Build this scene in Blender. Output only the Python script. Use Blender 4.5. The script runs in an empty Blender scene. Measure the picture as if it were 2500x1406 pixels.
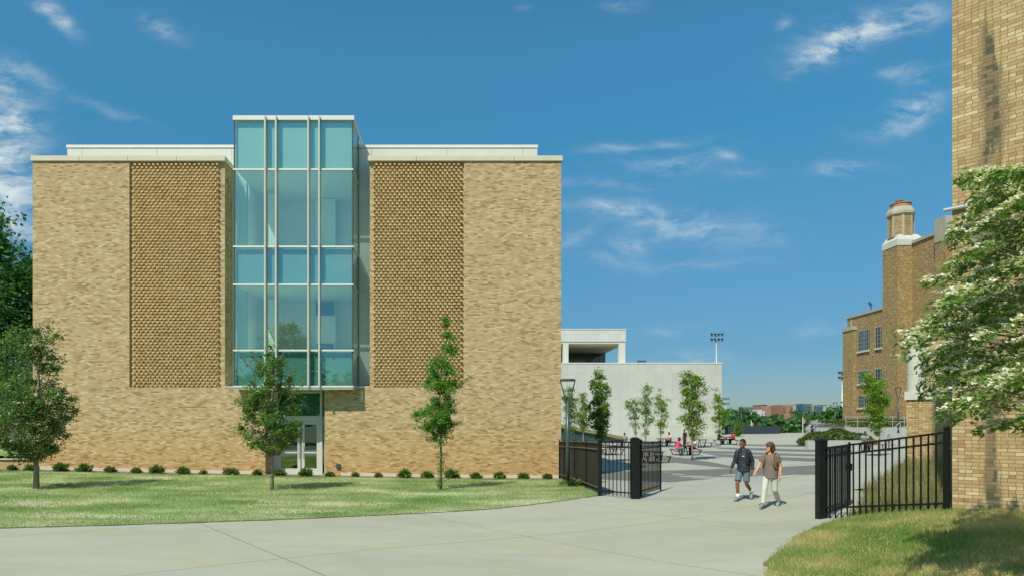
import bpy, bmesh, math, random
import numpy as np
from mathutils import Vector, Matrix
R = math.radians
random.seed(7)
rng = np.random.default_rng(7)
SC = bpy.context.scene
COL = SC.collection
# ------------------------------------------------------------------ camera model (24 mm shift lens)
CX, HY, F, EYE = 1110.0, 1040.0, 1667.0, 2.15
def PX(x, Z): return (x - CX) * Z / F
def PZ(y, Z): return EYE + (HY - y) * Z / F
def P(x, y, Z): return Vector((PX(x, Z), Z, PZ(y, Z)))
# ------------------------------------------------------------------ ground height (thin plate spline through surveyed spots)
CP = np.array([(-30, 30, .35), (-18.9, 30.6, .2), (-6.8, 31, -.05), (4.77, 30.6, -.2), (-14.6, 24, .03), (-9.6, 14.4, 0), (-25, 14, 0.05),
 (0, 10, 0), (5, 10, 0), (-10, 5, 0), (5, 4, 0), (8.3, 15.4, .03), (8.3, 19.7, -.02), (5.5, 20.8, -.05), (6, 12.5, .02),
 (9.4, 12.9, .55), (10.3, 12.0, .6), (8.0, 10.2, .38), (11, 8, .6), (16.5, 25, .78), (13, 20, .35), (14, 30, .05), (19, 55, 0), (10, 55, -.05), (30, 50, .45),
 (34, 88, 1.0), (14, 88, .95), (45, 88, 1.15), (25, 72, .35), (-5, 60, 0), (24, 35, .55), (40, 62, .9)])
def _phi(r2): return np.where(r2 > 0, r2 * np.log(r2 + 1e-12), 0)
_n = len(CP)
_A = np.zeros((_n + 3, _n + 3))
_d = ((CP[:, None, :2] - CP[None, :, :2]) ** 2).sum(2)
_A[:_n, :_n] = _phi(_d) + np.eye(_n) * .5
_A[:_n, _n] = 1; _A[:_n, _n + 1:] = CP[:, :2]; _A[_n:, :_n] = _A[:_n, _n:].T
_w = np.linalg.solve(_A, np.concatenate([CP[:, 2], [0, 0, 0]]))
def ga(xy):
    xy = np.asarray(xy, float).reshape(-1, 2)
    out = np.empty(len(xy))
    for i in range(0, len(xy), 20000):
        q = xy[i:i + 20000]
        d = ((q[:, None, :] - CP[None, :, :2]) ** 2).sum(2)
        out[i:i + 20000] = _phi(d) @ _w[:_n] + _w[_n] + q @ _w[_n + 1:]
    return np.clip(out, -.45, 1.5)
def g(x, y): return float(ga([(x, y)])[0])
def G(px, py):
    z = 0.0
    for _ in range(30):
        Z = F * (EYE - z) / (py - HY)
        z = .5 * z + .5 * g(PX(px, Z), Z)
    Z = F * (EYE - z) / (py - HY)
    return Vector((PX(px, Z), Z, z))
def onground(px, Z):
    x = PX(px, Z)
    return Vector((x, Z, g(x, Z)))
# ------------------------------------------------------------------ node helpers
class NT:
    def __init__(s, name):
        s.m = bpy.data.materials.new(name); s.m.use_nodes = True
        s.t = s.m.node_tree; s.n = s.t.nodes; s.l = s.t.links
        s.n.clear(); s.out = s.n.new('ShaderNodeOutputMaterial')
    def new(s, ty, **kw):
        nd = s.n.new('ShaderNode' + ty)
        for k, v in kw.items(): setattr(nd, k, v)
        return nd
    def put(s, sock, v):
        if isinstance(v, bpy.types.NodeSocket): s.l.new(v, sock)
        elif v is not None: sock.default_value = v
    def math(s, op, a, b=None, c=None, clamp=False):
        nd = s.new('Math', operation=op); nd.use_clamp = clamp
        s.put(nd.inputs[0], a); s.put(nd.inputs[1], b)
        if c is not None: s.put(nd.inputs[2], c)
        return nd.outputs[0]
    def mix(s, f, a, b, bt='MIX'):
        nd = s.new('MixRGB', blend_type=bt)
        s.put(nd.inputs[0], f); s.put(nd.inputs[1], c4(a)); s.put(nd.inputs[2], c4(b))
        return nd.outputs[0]
    def ramp(s, f, stops, interp='LINEAR'):
        nd = s.new('ValToRGB'); cr = nd.color_ramp; cr.interpolation = interp
        while len(cr.elements) < len(stops): cr.elements.new(.5)
        for e, (p, c) in zip(cr.elements, stops):
            e.position = p; e.color = c4(c)
        s.put(nd.inputs[0], f); return nd.outputs[0]
    def noise(s, vec, scale, detail=4, rough=.55, out=0):
        nd = s.new('TexNoise'); s.put(nd.inputs['Vector'], vec)
        nd.inputs['Scale'].default_value = scale; nd.inputs['Detail'].default_value = detail; nd.inputs['Roughness'].default_value = rough
        return nd.outputs[out]
    def white(s, vec, out='Value'):
        nd = s.new('TexWhiteNoise', noise_dimensions='3D'); s.put(nd.inputs['Vector'], vec); return nd.outputs[out]
    def comb(s, x, y, z=0.0):
        nd = s.new('CombineXYZ'); s.put(nd.inputs[0], x); s.put(nd.inputs[1], y); s.put(nd.inputs[2], z); return nd.outputs[0]
    def sep(s, v):
        nd = s.new('SeparateXYZ'); s.put(nd.inputs[0], v); return nd.outputs
    def pos(s): return s.new('NewGeometry').outputs['Position']
    def uv(s): return s.new('TexCoord').outputs['UV']
    def scale(s, v, k):
        nd = s.new('Mapping'); s.put(nd.inputs[0], v); nd.inputs['Scale'].default_value = k; return nd.outputs[0]
    def bump(s, h, strength=.3, dist=.01):
        nd = s.new('Bump'); nd.inputs['Strength'].default_value = strength; nd.inputs['Distance'].default_value = dist
        s.put(nd.inputs['Height'], h); return nd.outputs[0]
    def bsdf(s, col, rough=.7, metal=0., normal=None, spec=.5, link=True):
        nd = s.new('BsdfPrincipled'); s.put(nd.inputs['Base Color'], c4(col)); s.put(nd.inputs['Roughness'], rough)
        nd.inputs['Metallic'].default_value = metal; nd.inputs['Specular IOR Level'].default_value = spec
        if normal is not None: s.put(nd.inputs['Normal'], normal)
        if link: s.l.new(nd.outputs[0], s.out.inputs[0])
        return nd.outputs[0]
def c4(c):
    if isinstance(c, (tuple, list)) and len(c) == 3: return (*c, 1.0)
    return c
def smooth(nt, v, a, b):
    nd = nt.new('MapRange', interpolation_type='SMOOTHSTEP')
    nt.put(nd.inputs[0], v); nd.inputs[1].default_value = a; nd.inputs[2].default_value = b
    return nd.outputs[0]
def M_simple(name, col, rough=.6, metal=0., var=.12, sc=3., bump=0., spec=.5):
    t = NT(name); p = t.pos()
    n = t.noise(p, sc, 5)
    k = t.math('ADD', t.math('MULTIPLY', t.math('SUBTRACT', n, .5), var * 2.4), 1.0)
    c = t.mix(1.0, col, t.comb(k, k, k), 'MULTIPLY')
    r = t.math('ADD', t.math('MULTIPLY', t.math('SUBTRACT', n, .5), .25), rough)
    t.bsdf(c, r, metal, t.bump(t.noise(p, sc * 12, 4), bump, .01) if bump else None, spec)
    return t.m
def M_brick(name, stops, mortar, bl=.213, ch=.0677, cluster=.35, bumpk=.4, stain=None, seed=0., orange=None, halfbond=.5, header=False):
    t = NT(name); u, v, _ = t.sep(t.uv())
    rv = t.math('DIVIDE', v, ch); row = t.math('FLOOR', rv); fv = t.math('SUBTRACT', rv, row)
    par = t.math('MODULO', t.math('ADD', row, 1000.), 2.)
    off = t.math('ADD', t.math('MULTIPLY', par, halfbond), t.math('MULTIPLY', t.white(t.comb(row, 3.3, seed)), .12))
    uu = t.math('ADD', t.math('DIVIDE', u, bl), off)
    col = t.math('FLOOR', uu); fu = t.math('SUBTRACT', uu, col)
    hj = None
    if header:   # every third unit splits in two headers
        sp = t.math('GREATER_THAN', t.white(t.comb(col, row, 9.)), .55)
        half = t.math('MULTIPLY', t.math('GREATER_THAN', fu, .5), sp)
        hj = t.math('MULTIPLY', t.math('LESS_THAN', t.math('ABSOLUTE', t.math('SUBTRACT', fu, .5)), .022), sp)
        col = t.math('ADD', col, t.math('MULTIPLY', half, .5))
    r = t.white(t.comb(col, row, seed))
    cl = t.noise(t.comb(t.math('MULTIPLY', u, 1.0), t.math('MULTIPLY', v, 2.2), seed), 1.1, 3)
    r2 = t.math('ADD', r, t.math('MULTIPLY', t.math('SUBTRACT', cl, .5), cluster), clamp=True)
    c = t.ramp(r2, stops)
    mv = t.math('GREATER_THAN', fv, .85); mu = t.math('GREATER_THAN', fu, .955)
    mm = t.math('MAXIMUM', mv, mu)
    if hj is not None: mm = t.math('MAXIMUM', mm, hj)
    fine = t.noise(t.comb(u, v, seed), 60, 3)
    kf = t.math('ADD', .85, t.math('MULTIPLY', fine, .3))
    kf = t.math('MULTIPLY', kf, t.math('ADD', .88, t.math('MULTIPLY', t.noise(t.comb(t.math('MULTIPLY', u, 1.5), v, 7.), .28, 5, .65), .17)))
    c = t.mix(1.0, c, t.comb(kf, kf, kf), 'MULTIPLY')
    c = t.mix(mm, c, mortar)
    if orange:   # clay splash low on the wall
        f = t.math('MULTIPLY', smooth(t, v, orange[1], orange[0]), t.math('ADD', .35, t.noise(t.comb(u, v, 0.), .8, 4)), clamp=True)
        c = t.mix(f, c, t.mix(1.0, c, (1.08, .92, .72), 'MULTIPLY'))
    if stain:
        s1 = t.noise(t.comb(t.math('MULTIPLY', u, 3.2), t.math('MULTIPLY', v, .55), 4.), 1.0, 6, .65)
        band = t.math('SUBTRACT', 1.0, t.math('MULTIPLY', t.math('ABSOLUTE', t.math('SUBTRACT', u, stain[0])), 1. / stain[1]), clamp=True)
        f = t.math('MULTIPLY', smooth(t, t.math('ADD', s1, t.math('MULTIPLY', band, .22)), .58, .74), t.math('MULTIPLY', band, 1.2), clamp=True)
        f = t.math('MULTIPLY', f, t.math('ADD', .4, t.math('MULTIPLY', r, .75)), clamp=True)
        c = t.mix(f, c, (.085, .085, .05))
    h = t.math('ADD', t.math('MULTIPLY', t.math('SUBTRACT', 1.0, mm), .8), t.math('MULTIPLY', fine, .25))
    t.bsdf(c, .85, 0, t.bump(h, bumpk, .008), .25)
    return t.m
def M_leaf(name, c1, c2, c3, trans=.35, patch=1.2, rough=.5, kr=.7, kn=.9, k0=0.):
    t = NT(name); geo = t.new('NewGeometry')
    r = geo.outputs['Random Per Island']
    n = t.noise(geo.outputs['Position'], patch, 2)
    f = t.math('ADD', t.math('ADD', t.math('MULTIPLY', r, kr), k0), t.math('MULTIPLY', t.math('SUBTRACT', n, .5), kn), clamp=True)
    c = t.ramp(f, [(0., c1), (.5, c2), (1., c3)])
    a = t.bsdf(c, rough, 0, None, .4, link=False)
    tr = t.new('BsdfTranslucent'); t.put(tr.inputs[0], t.mix(1.0, c, (1.3, 1.35, .55), 'MULTIPLY'))
    mx = t.new('MixShader'); mx.inputs[0].default_value = trans
    t.l.new(a, mx.inputs[1]); t.l.new(tr.outputs[0], mx.inputs[2]); t.l.new(mx.outputs[0], t.out.inputs[0])
    return t.m
def M_glass(name, tint, refl=.35, rcol=(.9, 1., .98)):
    t = NT(name)
    tr = t.new('BsdfTransparent'); t.put(tr.inputs[0], c4(tint))
    gl = t.new('BsdfGlossy'); t.put(gl.inputs[0], c4(rcol)); gl.inputs['Roughness'].default_value = .01
    nz = t.bump(t.noise(t.pos(), .7, 2), .04, .05); t.put(gl.inputs['Normal'], nz)
    fr = t.new('LayerWeight'); fr.inputs[0].default_value = .5
    f = t.math('ADD', t.math('MULTIPLY', t.math('POWER', fr.outputs['Facing'], 4.), .7), refl, clamp=True)
    mx = t.new('MixShader'); t.put(mx.inputs[0], f)
    t.l.new(tr.outputs[0], mx.inputs[1]); t.l.new(gl.outputs[0], mx.inputs[2]); t.l.new(mx.outputs[0], t.out.inputs[0])
    return t.m
def M_panel(name, col, du, dv, off=(0, 0), jw=.018, jcol=(.25, .27, .25)):
    t = NT(name); u, v, _ = t.sep(t.uv())
    def line(x, d, o):
        q = t.math('DIVIDE', t.math('SUBTRACT', x, o), d)
        fr = t.math('SUBTRACT', q, t.math('FLOOR', q))
        return t.math('LESS_THAN', fr, jw / d), t.math('FLOOR', q)
    lu, iu = line(u, du, off[0])
    if dv: lv, iv = line(v, dv, off[1])
    else: lv, iv = 0.0, 0.0
    w = t.white(t.comb(iu, iv, 1.))
    k = t.math('ADD', .95, t.math('MULTIPLY', w, .08))
    n = t.noise(t.pos(), .6, 4)
    k = t.math('MULTIPLY', k, t.math('ADD', .93, t.math('MULTIPLY', n, .14)))
    c = t.mix(1.0, col, t.comb(k, k, k), 'MULTIPLY')
    c = t.mix(t.math('MULTIPLY', t.math('MAXIMUM', lu, lv), .8), c, jcol)
    t.bsdf(c, .45, 0, None, .4)
    return t.m
# ------------------------------------------------------------------ materials
TAN = [(0.0, (0.2745, 0.1833, 0.0854)), (0.1, (0.309, 0.2074, 0.098)), (0.13, (0.3702, 0.2606, 0.1297)), (0.24, (0.4124, 0.2941, 0.1503)), (0.5, (0.4545, 0.3306, 0.1764)), (0.72, (0.489, 0.3641, 0.2057)), (0.86, (0.5273, 0.402, 0.2413)), (1.0, (0.5924, 0.4625, 0.3126))]
OLD = [(0.0, (0.1968, 0.128, 0.054)), (0.3, (0.3024, 0.208, 0.0907)), (0.7, (0.3552, 0.252, 0.1145)), (1.0, (0.4608, 0.355, 0.1836))]
NEAR = [(0.0, (0.3234, 0.2064, 0.0966)), (0.25, (0.4018, 0.2784, 0.1344)), (0.6, (0.4557, 0.3312, 0.168)), (0.85, (0.4998, 0.3792, 0.2048)), (1.0, (0.5684, 0.456, 0.273))]
M = {}
M['brick'] = M_brick('tan_brick', TAN, (.40, .315, .165), cluster=.46, orange=(-.2, 3.2))
M['brick_old'] = M_brick('old_brick', OLD, (.24, .165, .07), seed=3.)
M['brick_near'] = M_brick('weathered_brick', NEAR, (.19, .14, .06), bl=.213, seed=5., stain=(-3.12, .42), cluster=.6, header=True, bumpk=.7)
M['brick_bay'] = M_brick('bay_brick', NEAR, (.15, .11, .045), seed=8., header=True, bumpk=.6)
M['brick_fill'] = M_brick('screen_brick', [(0, (.46, .28, .115)), (.3, (.60, .42, .19)), (1, (.74, .58, .30))], (.44, .3, .13), seed=2., cluster=1.0)
M['stone'] = M_simple('limestone', (.57, .525, .40), .8, var=.12, sc=1.5, bump=.1)
M['stone_white'] = M_simple('white_stone', (.52, .52, .46), .8, var=.1, sc=2., bump=.05)
M['white_panel'] = M_simple('white_metal_panel', (.56, .565, .51), .4, var=.03, sc=.7)
M['white_metal'] = M_simple('white_aluminium', (.66, .67, .61), .35, var=.03, sc=2.)
M['fin_metal'] = M_simple('champagne_aluminium', (.50, .505, .44), .4, var=.03, sc=2.)
M['grey_door'] = M_simple('pale_grey_frame', (.52, .53, .47), .4, var=.04, sc=3.)
M['dark_gap'] = M_simple('dark_joint', (.06, .065, .06), .8)
M['hall_panel'] = M_panel('hall_wall_panel', (.49, .503, .455), 1.12, 3.35, (0, 2.28))
M['hall_fascia'] = M_panel('hall_fascia_panel', (.56, .57, .525), 1.45, .83, (0, .25), .02)
M['soffit'] = M_simple('tan_soffit', (.42, .36, .22), .7, var=.05)
M['olive'] = M_simple('olive_fascia', (.20, .19, .085), .6)
M['dark_glass'] = M_simple('dark_window_glass', (.02, .03, .025), .05, var=.2, spec=.8)
M['teal_glass'] = M_simple('teal_window_glass', (.02, .06, .06), .08, var=.3, sc=.5, spec=.8)
M['glass'] = M_glass('green_tinted_glass', (.92, .99, .965), .15, (.80, 1.0, .96))
M['glass_entry'] = M_glass('entrance_glass_reflection_tint', (.72, .95, .80), .12)  # green tint stands in for ground and trees mirrored in the transom
M['glass_door'] = M_glass('door_glass', (.40, .56, .47), .2)
M['sp_mint'] = M_simple('mint_spandrel', (.33, .47, .41), .5, var=.04)
M['sp_blue'] = M_simple('blue_spandrel', (.17, .32, .34), .5, var=.04)
M['sp_teal'] = M_simple('teal_spandrel', (.105, .25, .215), .5, var=.04)
M['room'] = M_simple('interior_plaster', (.80, .84, .74), .8, var=.03)
M['lobby_tint'] = M_simple('lobby_reflection_green', (.30, .44, .34), .8)  # lobby walls coloured green to imitate greenery reflected in the transom
M['room_blue'] = M_simple('blue_board', (.04, .11, .25), .5)
M['roof'] = M_simple('flat_roof_membrane', (.4, .4, .38), .9)
M['black'] = M_simple('black_powder_coat', (.008, .0095, .0095), .5, var=.2, sc=5., spec=.25)
M['screen'] = M_simple('dark_privacy_mesh', (.011, .0105, .009), .8, var=.3, sc=4.)
M['tan_rail'] = M_simple('tan_rail', (.13, .11, .07), .6)
M['lamp_grey'] = M_simple('charcoal_lamp_paint', (.055, .068, .075), .35, var=.1)
M['steel'] = M_simple('galvanised_steel', (.42, .45, .46), .4, .3)
M['lamp_led'] = M_simple('lamp_lens', (.55, .56, .54), .3)
M['flood'] = M_simple('dark_floodlight', (.055, .065, .07), .4)
M['wood'] = M_simple('brown_slat_wood', (.19, .105, .058), .65, var=.25, sc=6.)
M['bark'] = M_simple('grey_brown_bark', (.15, .115, .085), .9, var=.35, sc=9., bump=.5)
M['bark_pale'] = M_simple('pale_bark', (.27, .21, .15), .9, var=.3, sc=8., bump=.4)
M['conc_wall'] = M_simple('terrace_concrete', (.36, .38, .35), .85, var=.08, sc=1.2)
M['stone_old'] = M_simple('weathered_grey_stone', (.36, .335, .25), .85, var=.15, sc=1.5)
M['terracotta'] = M_simple('terracotta', (.36, .195, .09), .8)
M['copper'] = M_simple('rust_metal', (.30, .13, .07), .6)
M['band'] = M_simple('dark_paving', (.135, .138, .118), .85, var=.10, sc=1.3)
M['fence_dark'] = M_simple('navy_wind_screen', (.022, .04, .052), .7)
M['flag'] = M_simple('flag_cloth', (.45, .25, .27), .8)
M['ac'] = M_simple('grey_unit_metal', (.34, .36, .35), .5)
M['hosp_brick'] = M_simple('red_brown_far_brick', (.33, .17, .115), .8, var=.05, sc=.1)
M['hosp_tan'] = M_simple('tan_far_concrete', (.42, .30, .23), .8, var=.05, sc=.1)
M['hosp_glass'] = M_simple('blue_far_glass', (.05, .135, .19), .3, var=.1, sc=.1)
M['hosp_pale'] = M_simple('pale_far_concrete', (.48, .50, .50), .8)
M['leaf_oak'] = M_leaf('glossy_oak_leaf', (.055, .115, .032), (.125, .21, .056), (.30, .41, .14), .4, 2.2, .35)
M['leaf_live'] = M_leaf('mid_green_leaf', (.06, .135, .032), (.145, .25, .058), (.31, .43, .125), .4, 2.2, .4)
M['leaf_fern'] = M_leaf('feathery_green_leaf', (.07, .18, .03), (.14, .31, .05), (.25, .46, .09), .5, 2.)
M['leaf_maple'] = M_leaf('maple_leaf', (.085, .18, .03), (.16, .30, .055), (.29, .44, .10), .5, 1.6)
M['leaf_lime'] = M_leaf('lime_green_leaf', (.11, .22, .02), (.21, .36, .035), (.35, .50, .08), .5, 1.6)
M['leaf_far'] = M_leaf('woodland_leaf', (.045, .12, .035), (.085, .185, .05), (.14, .27, .07), .35, .08)
M['leaf_dark'] = M_leaf('shade_tree_leaf', (.032, .095, .024), (.07, .18, .042), (.15, .31, .075), .4, .5)
M['leaf_shrub'] = M_leaf('shrub_leaf', (.06, .115, .03), (.13, .205, .05), (.28, .37, .11), .35, 4.)
M['leaf_dog'] = M_leaf('dogwood_leaf', (.085, .175, .033), (.175, .29, .065), (.30, .43, .12), .48, 1.5)
M['petal'] = M_leaf('white_petal', (.62, .62, .50), (.74, .74, .62), (.80, .80, .70), .3, 3.)
M['cover'] = M_leaf('ground_cover_leaf', (.05, .085, .018), (.09, .14, .03), (.16, .22, .055), .3, .7)
M['blade'] = M_leaf('grass_blade', (.155, .27, .085), (.35, .425, .205), (.63, .62, .48), .5, .42, .7, .55, 2.3, .32)
M['blade_dry'] = M_leaf('dry_grass_blade', (.13, .27, .055), (.33, .37, .135), (.66, .53, .30), .45, .6, .7, .6, 2.6, .12)
M['blade_tall'] = M_leaf('tall_tan_grass', (.12, .15, .04), (.26, .24, .10), (.42, .36, .19), .3, 1.3, .6)
def m_lawn():
    t = NT('lawn_turf'); p = t.pos()
    a = t.noise(t.scale(p, (.55, 1.25, 1)), .55, 5, .6); b = t.noise(p, 9, 4, .7)
    f = t.math('ADD', smooth(t, a, .42, .68), t.math('MULTIPLY', t.math('SUBTRACT', b, .5), .9), clamp=True)
    c = t.ramp(f, [(0, (.15, .25, .07)), (.45, (.29, .355, .16)), (1, (.52, .52, .38))])
    t.bsdf(c, .95, 0, t.bump(t.noise(p, 30, 4), .6, .03), .1); return t.m
def m_lawn2():
    t = NT('rough_turf'); p = t.pos()
    a = t.noise(p, .8, 5, .6); b = t.noise(p, 14, 4, .7)
    f = t.math('ADD', smooth(t, a, .38, .62), t.math('MULTIPLY', t.math('SUBTRACT', b, .5), .8), clamp=True)
    c = t.ramp(f, [(0, (.13, .23, .05)), (.4, (.34, .31, .13)), (1, (.48, .38, .20))])
    t.bsdf(c, .95, 0, t.bump(t.noise(p, 40, 4), .6, .03), .1); return t.m
def m_conc(name, base, jn=None, rot=.35, o1=501.3, o2=501.3):
    t = NT(name); p = t.pos(); x, y, _ = t.sep(p)
    n1 = t.noise(t.scale(p, (.6, 1.3, 1)), .4, 6, .62); n2 = t.noise(p, 2.2, 5, .6); n3 = t.noise(p, 45, 3)
    k = t.math('ADD', t.math('ADD', .66, t.math('MULTIPLY', n1, .42)), t.math('ADD', t.math('MULTIPLY', n2, .18), t.math('MULTIPLY', n3, .10)))
    c = t.mix(1.0, base, t.comb(k, k, k), 'MULTIPLY')
    tanf = t.math('MULTIPLY', smooth(t, t.noise(t.scale(p, (.35, 1.9, 1)), .9, 6, .72), .48, .72), .8)
    c = t.mix(tanf, c, t.mix(1.0, c, (1.06, .94, .72), 'MULTIPLY'))
    if jn:
        cs, sn = math.cos(rot), math.sin(rot)
        for (a, b, oo) in ((cs, sn, o1), (-sn, cs, o2)):
            q = t.math('DIVIDE', t.math('ADD', t.math('ADD', t.math('MULTIPLY', x, a), t.math('MULTIPLY', y, b)), oo), jn)
            fr = t.math('SUBTRACT', q, t.math('FLOOR', q))
            c = t.mix(t.math('MULTIPLY', t.math('LESS_THAN', fr, .026 / jn), .7), c, (.10, .10, .085))
    t.bsdf(c, .85, 0, t.bump(n3, .15, .005), .25); return t.m
M['lawn'] = m_lawn(); M['lawn2'] = m_lawn2()
M['path'] = m_conc('drive_concrete', (.345, .352, .282), 5.2, .607, 500.36, 498.9)
M['plaza'] = m_conc('plaza_concrete', (.335, .347, .298), 3.6, .22)
M['soil'] = M_simple('red_soil', (.16, .125, .08), .95, var=.3, sc=3., bump=.5)
M['earth'] = M_simple('dry_earth_ground', (.12, .14, .06), .95, var=.3, sc=.4)
for k, c in dict(skin_dark=(.20, .085, .042), skin_light=(.58, .30, .20), hoodie=(.016, .024, .033), short=(.10, .14, .165), tee=(.165, .125, .105), pant=(.47, .49, .43),
                 shoe=(.22, .24, .22), sock=(.75, .75, .72), hair_black=(.010, .008, .007), hair_brown=(.085, .038, .018), pack=(.26, .145, .045), pack_dark=(.03, .05, .055),
                 pink=(.72, .045, .16), denim=(.10, .17, .26), blackcloth=(.012, .012, .015), grey=(.24, .27, .30), red=(.5, .035, .05), palepink=(.62, .47, .44), tealbin=(.02, .05, .045)).items():
    M[k] = M_simple(k + '_cloth', c, .75, var=.12, sc=14.)
# ------------------------------------------------------------------ mesh builder
def wloc(o):
    v = Vector((0, 0, 0))
    while o: v += o.location; o = o.parent
    return v
class MB:
    def __init__(s): s.v = []; s.f = []; s.mi = []; s.cur = 0
    def q(s, *pts):
        i = len(s.v); s.v += [tuple(p) for p in pts]; s.f.append(tuple(range(i, i + len(pts)))); s.mi.append(s.cur); return s
    def box(s, x0, x1, y0, y1, z0, z1, mtx=None):
        c = [(x, y, z) for z in (z0, z1) for y in (y0, y1) for x in (x0, x1)]
        if mtx: c = [tuple(mtx @ Vector(p)) for p in c]
        i = len(s.v); s.v += c
        for f in ((0, 2, 3, 1), (4, 5, 7, 6), (0, 1, 5, 4), (2, 6, 7, 3), (0, 4, 6, 2), (1, 3, 7, 5)):
            s.f.append(tuple(i + k for k in f)); s.mi.append(s.cur)
        return s
    def bar(s, a, b, w, h=None, up=(0, 0, 1)):
        a, b = Vector(a), Vector(b); h = h or w; d = b - a; L = d.length
        if L < 1e-6: return s
        d /= L; up = Vector(up)
        if abs(d.dot(up)) > .98: up = Vector((1, 0, 0))
        sx = d.cross(up).normalized(); sz = sx.cross(d).normalized()
        m = Matrix((( sx.x, d.x, sz.x, a.x), (sx.y, d.y, sz.y, a.y), (sx.z, d.z, sz.z, a.z), (0, 0, 0, 1)))
        return s.box(-w / 2, w / 2, 0, L, -h / 2, h / 2, m)
    def loft(s, rings, cap=True):
        n = len(rings[0]); i = len(s.v)
        for r in rings: s.v += [tuple(p) for p in r]
        for k in range(len(rings) - 1):
            a = i + k * n; b = a + n
            for j in range(n):
                s.f.append((a + j, a + (j + 1) % n, b + (j + 1) % n, b + j)); s.mi.append(s.cur)
        if cap:
            s.f.append(tuple(i + j for j in reversed(range(n)))); s.mi.append(s.cur)
            e = i + (len(rings) - 1) * n
            s.f.append(tuple(e + j for j in range(n))); s.mi.append(s.cur)
        return s
    def tube(s, pts, rad, n=8, flat=1., hint=(0, 0, 1), cap=True, rnd=False):
        pts = [Vector(p) for p in pts]
        if not isinstance(rad, (list, tuple)): rad = [rad] * len(pts)
        rad = list(rad)
        if rnd:
            d0 = (pts[0] - pts[1]).normalized(); d1 = (pts[-1] - pts[-2]).normalized()
            mn = lambda r: min(r) if isinstance(r, tuple) else r
            sc_ = lambda r, k: (r[0] * k, r[1] * k) if isinstance(r, tuple) else r * k
            pts = [pts[0] + d0 * mn(rad[0]) * .85, pts[0] + d0 * mn(rad[0]) * .5] + pts + [pts[-1] + d1 * mn(rad[-1]) * .5, pts[-1] + d1 * mn(rad[-1]) * .85]
            rad = [sc_(rad[0], .4), sc_(rad[0], .86)] + rad + [sc_(rad[-1], .86), sc_(rad[-1], .4)]
        rings = []; hint = Vector(hint); a = None
        for k, p in enumerate(pts):
            t = (pts[min(k + 1, len(pts) - 1)] - pts[max(k - 1, 0)]).normalized()
            if a is None:
                h = hint if abs(t.dot(hint)) < .95 else Vector((0, 1, 0)) if abs(t.y) < .9 else Vector((1, 0, 0))
                a = t.cross(h).normalized()
            else:
                a = a - t * a.dot(t); a.normalize()
            b = a.cross(t).normalized()
            rr = rad[k]; ra, rb = rr if isinstance(rr, tuple) else (rr, rr * flat)
            rings.append([p + a * (ra * math.cos(2 * math.pi * j / n)) + b * (rb * math.sin(2 * math.pi * j / n)) for j in range(n)])
        return s.loft(rings, cap)
    def ell(s, c, r, n=12, m=8, mtx=None):
        c = Vector(c); rings = []
        for k in range(m + 1):
            th = math.pi * (.02 + .96 * k / m)
            ring = []
            for j in range(n):
                ph = 2 * math.pi * j / n
                p = Vector((r[0] * math.sin(th) * math.cos(ph), r[1] * math.sin(th) * math.sin(ph), -r[2] * math.cos(th)))
                if mtx: p = mtx @ p
                ring.append(c + p)
            rings.append(ring)
        return s.loft(rings)
    def lathe(s, c, prof, n=16, rot=0.):
        rings = [[(c[0] + r * math.cos(rot + 2 * math.pi * j / n), c[1] + r * math.sin(rot + 2 * math.pi * j / n), z) for j in range(n)] for r, z in prof]
        return s.loft(rings)
    def prism(s, poly, z0, z1):
        n = len(poly); return s.loft([[(x, y, z0) for x, y in poly], [(x, y, z1) for x, y in poly]])
    def split(s, name, mat, parent=None, **kw):
        par = list(range(len(s.v)))
        def find(a):
            while par[a] != a: par[a] = par[par[a]]; a = par[a]
            return a
        for f in s.f:
            for k in f[1:]: par[find(k)] = find(f[0])
        gr = {}
        for fi, f in enumerate(s.f): gr.setdefault(find(f[0]), []).append(fi)
        out = []
        for fs in gr.values():
            m = MB(); mp = {}
            for fi in fs:
                nf = []
                for k in s.f[fi]:
                    if k not in mp: mp[k] = len(m.v); m.v.append(s.v[k])
                    nf.append(mp[k])
                m.f.append(tuple(nf)); m.mi.append(s.mi[fi])
            out.append(m.build(name, mat, parent, **kw))
        return out
    def build(s, name, mat, parent=None, loc=None, sm=False, bevel=0.):
        off = Vector(loc) if loc is not None else wloc(parent)
        me = bpy.data.meshes.new(name)
        V = np.array(s.v, float).reshape(-1, 3)
        me.from_pydata((V - np.array(off)).tolist(), [], s.f)
        mats = mat if isinstance(mat, list) else [mat]
        for m in mats: me.materials.append(M[m] if isinstance(m, str) else m)
        if len(mats) > 1: me.polygons.foreach_set('material_index', s.mi)
        me.update()
        uvl = me.uv_layers.new(name='UV')
        uvs = np.zeros((len(me.loops), 2))
        for p in me.polygons:
            nr = p.normal
            hz = abs(nr.z) > .75
            if not hz:
                l = math.hypot(nr.x, nr.y); tx, ty = -nr.y / l, nr.x / l
                if (tx + 1e-6 * ty) < 0: tx, ty = -tx, -ty
            for li in p.loop_indices:
                w = V[me.loops[li].vertex_index]
                uvs[li] = (w[0], w[1]) if hz else (w[0] * tx + w[1] * ty, w[2])
        uvl.data.foreach_set('uv', uvs.ravel())
        if sm: me.polygons.foreach_set('use_smooth', [True] * len(me.polygons))
        o = bpy.data.objects.new(name, me); COL.objects.link(o)
        if parent: o.parent = parent
        if loc is not None: o.location = loc
        if bevel:
            b = o.modifiers.new('bevel', 'BEVEL'); b.width = bevel; b.segments = 2; b.limit_method = 'ANGLE'
        return o
def tag(o, label=None, cat=None, group=None, kind=None):
    if label: o['label'] = label
    if cat: o['category'] = cat
    if group: o['group'] = group
    if kind: o['kind'] = kind
    return o
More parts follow.
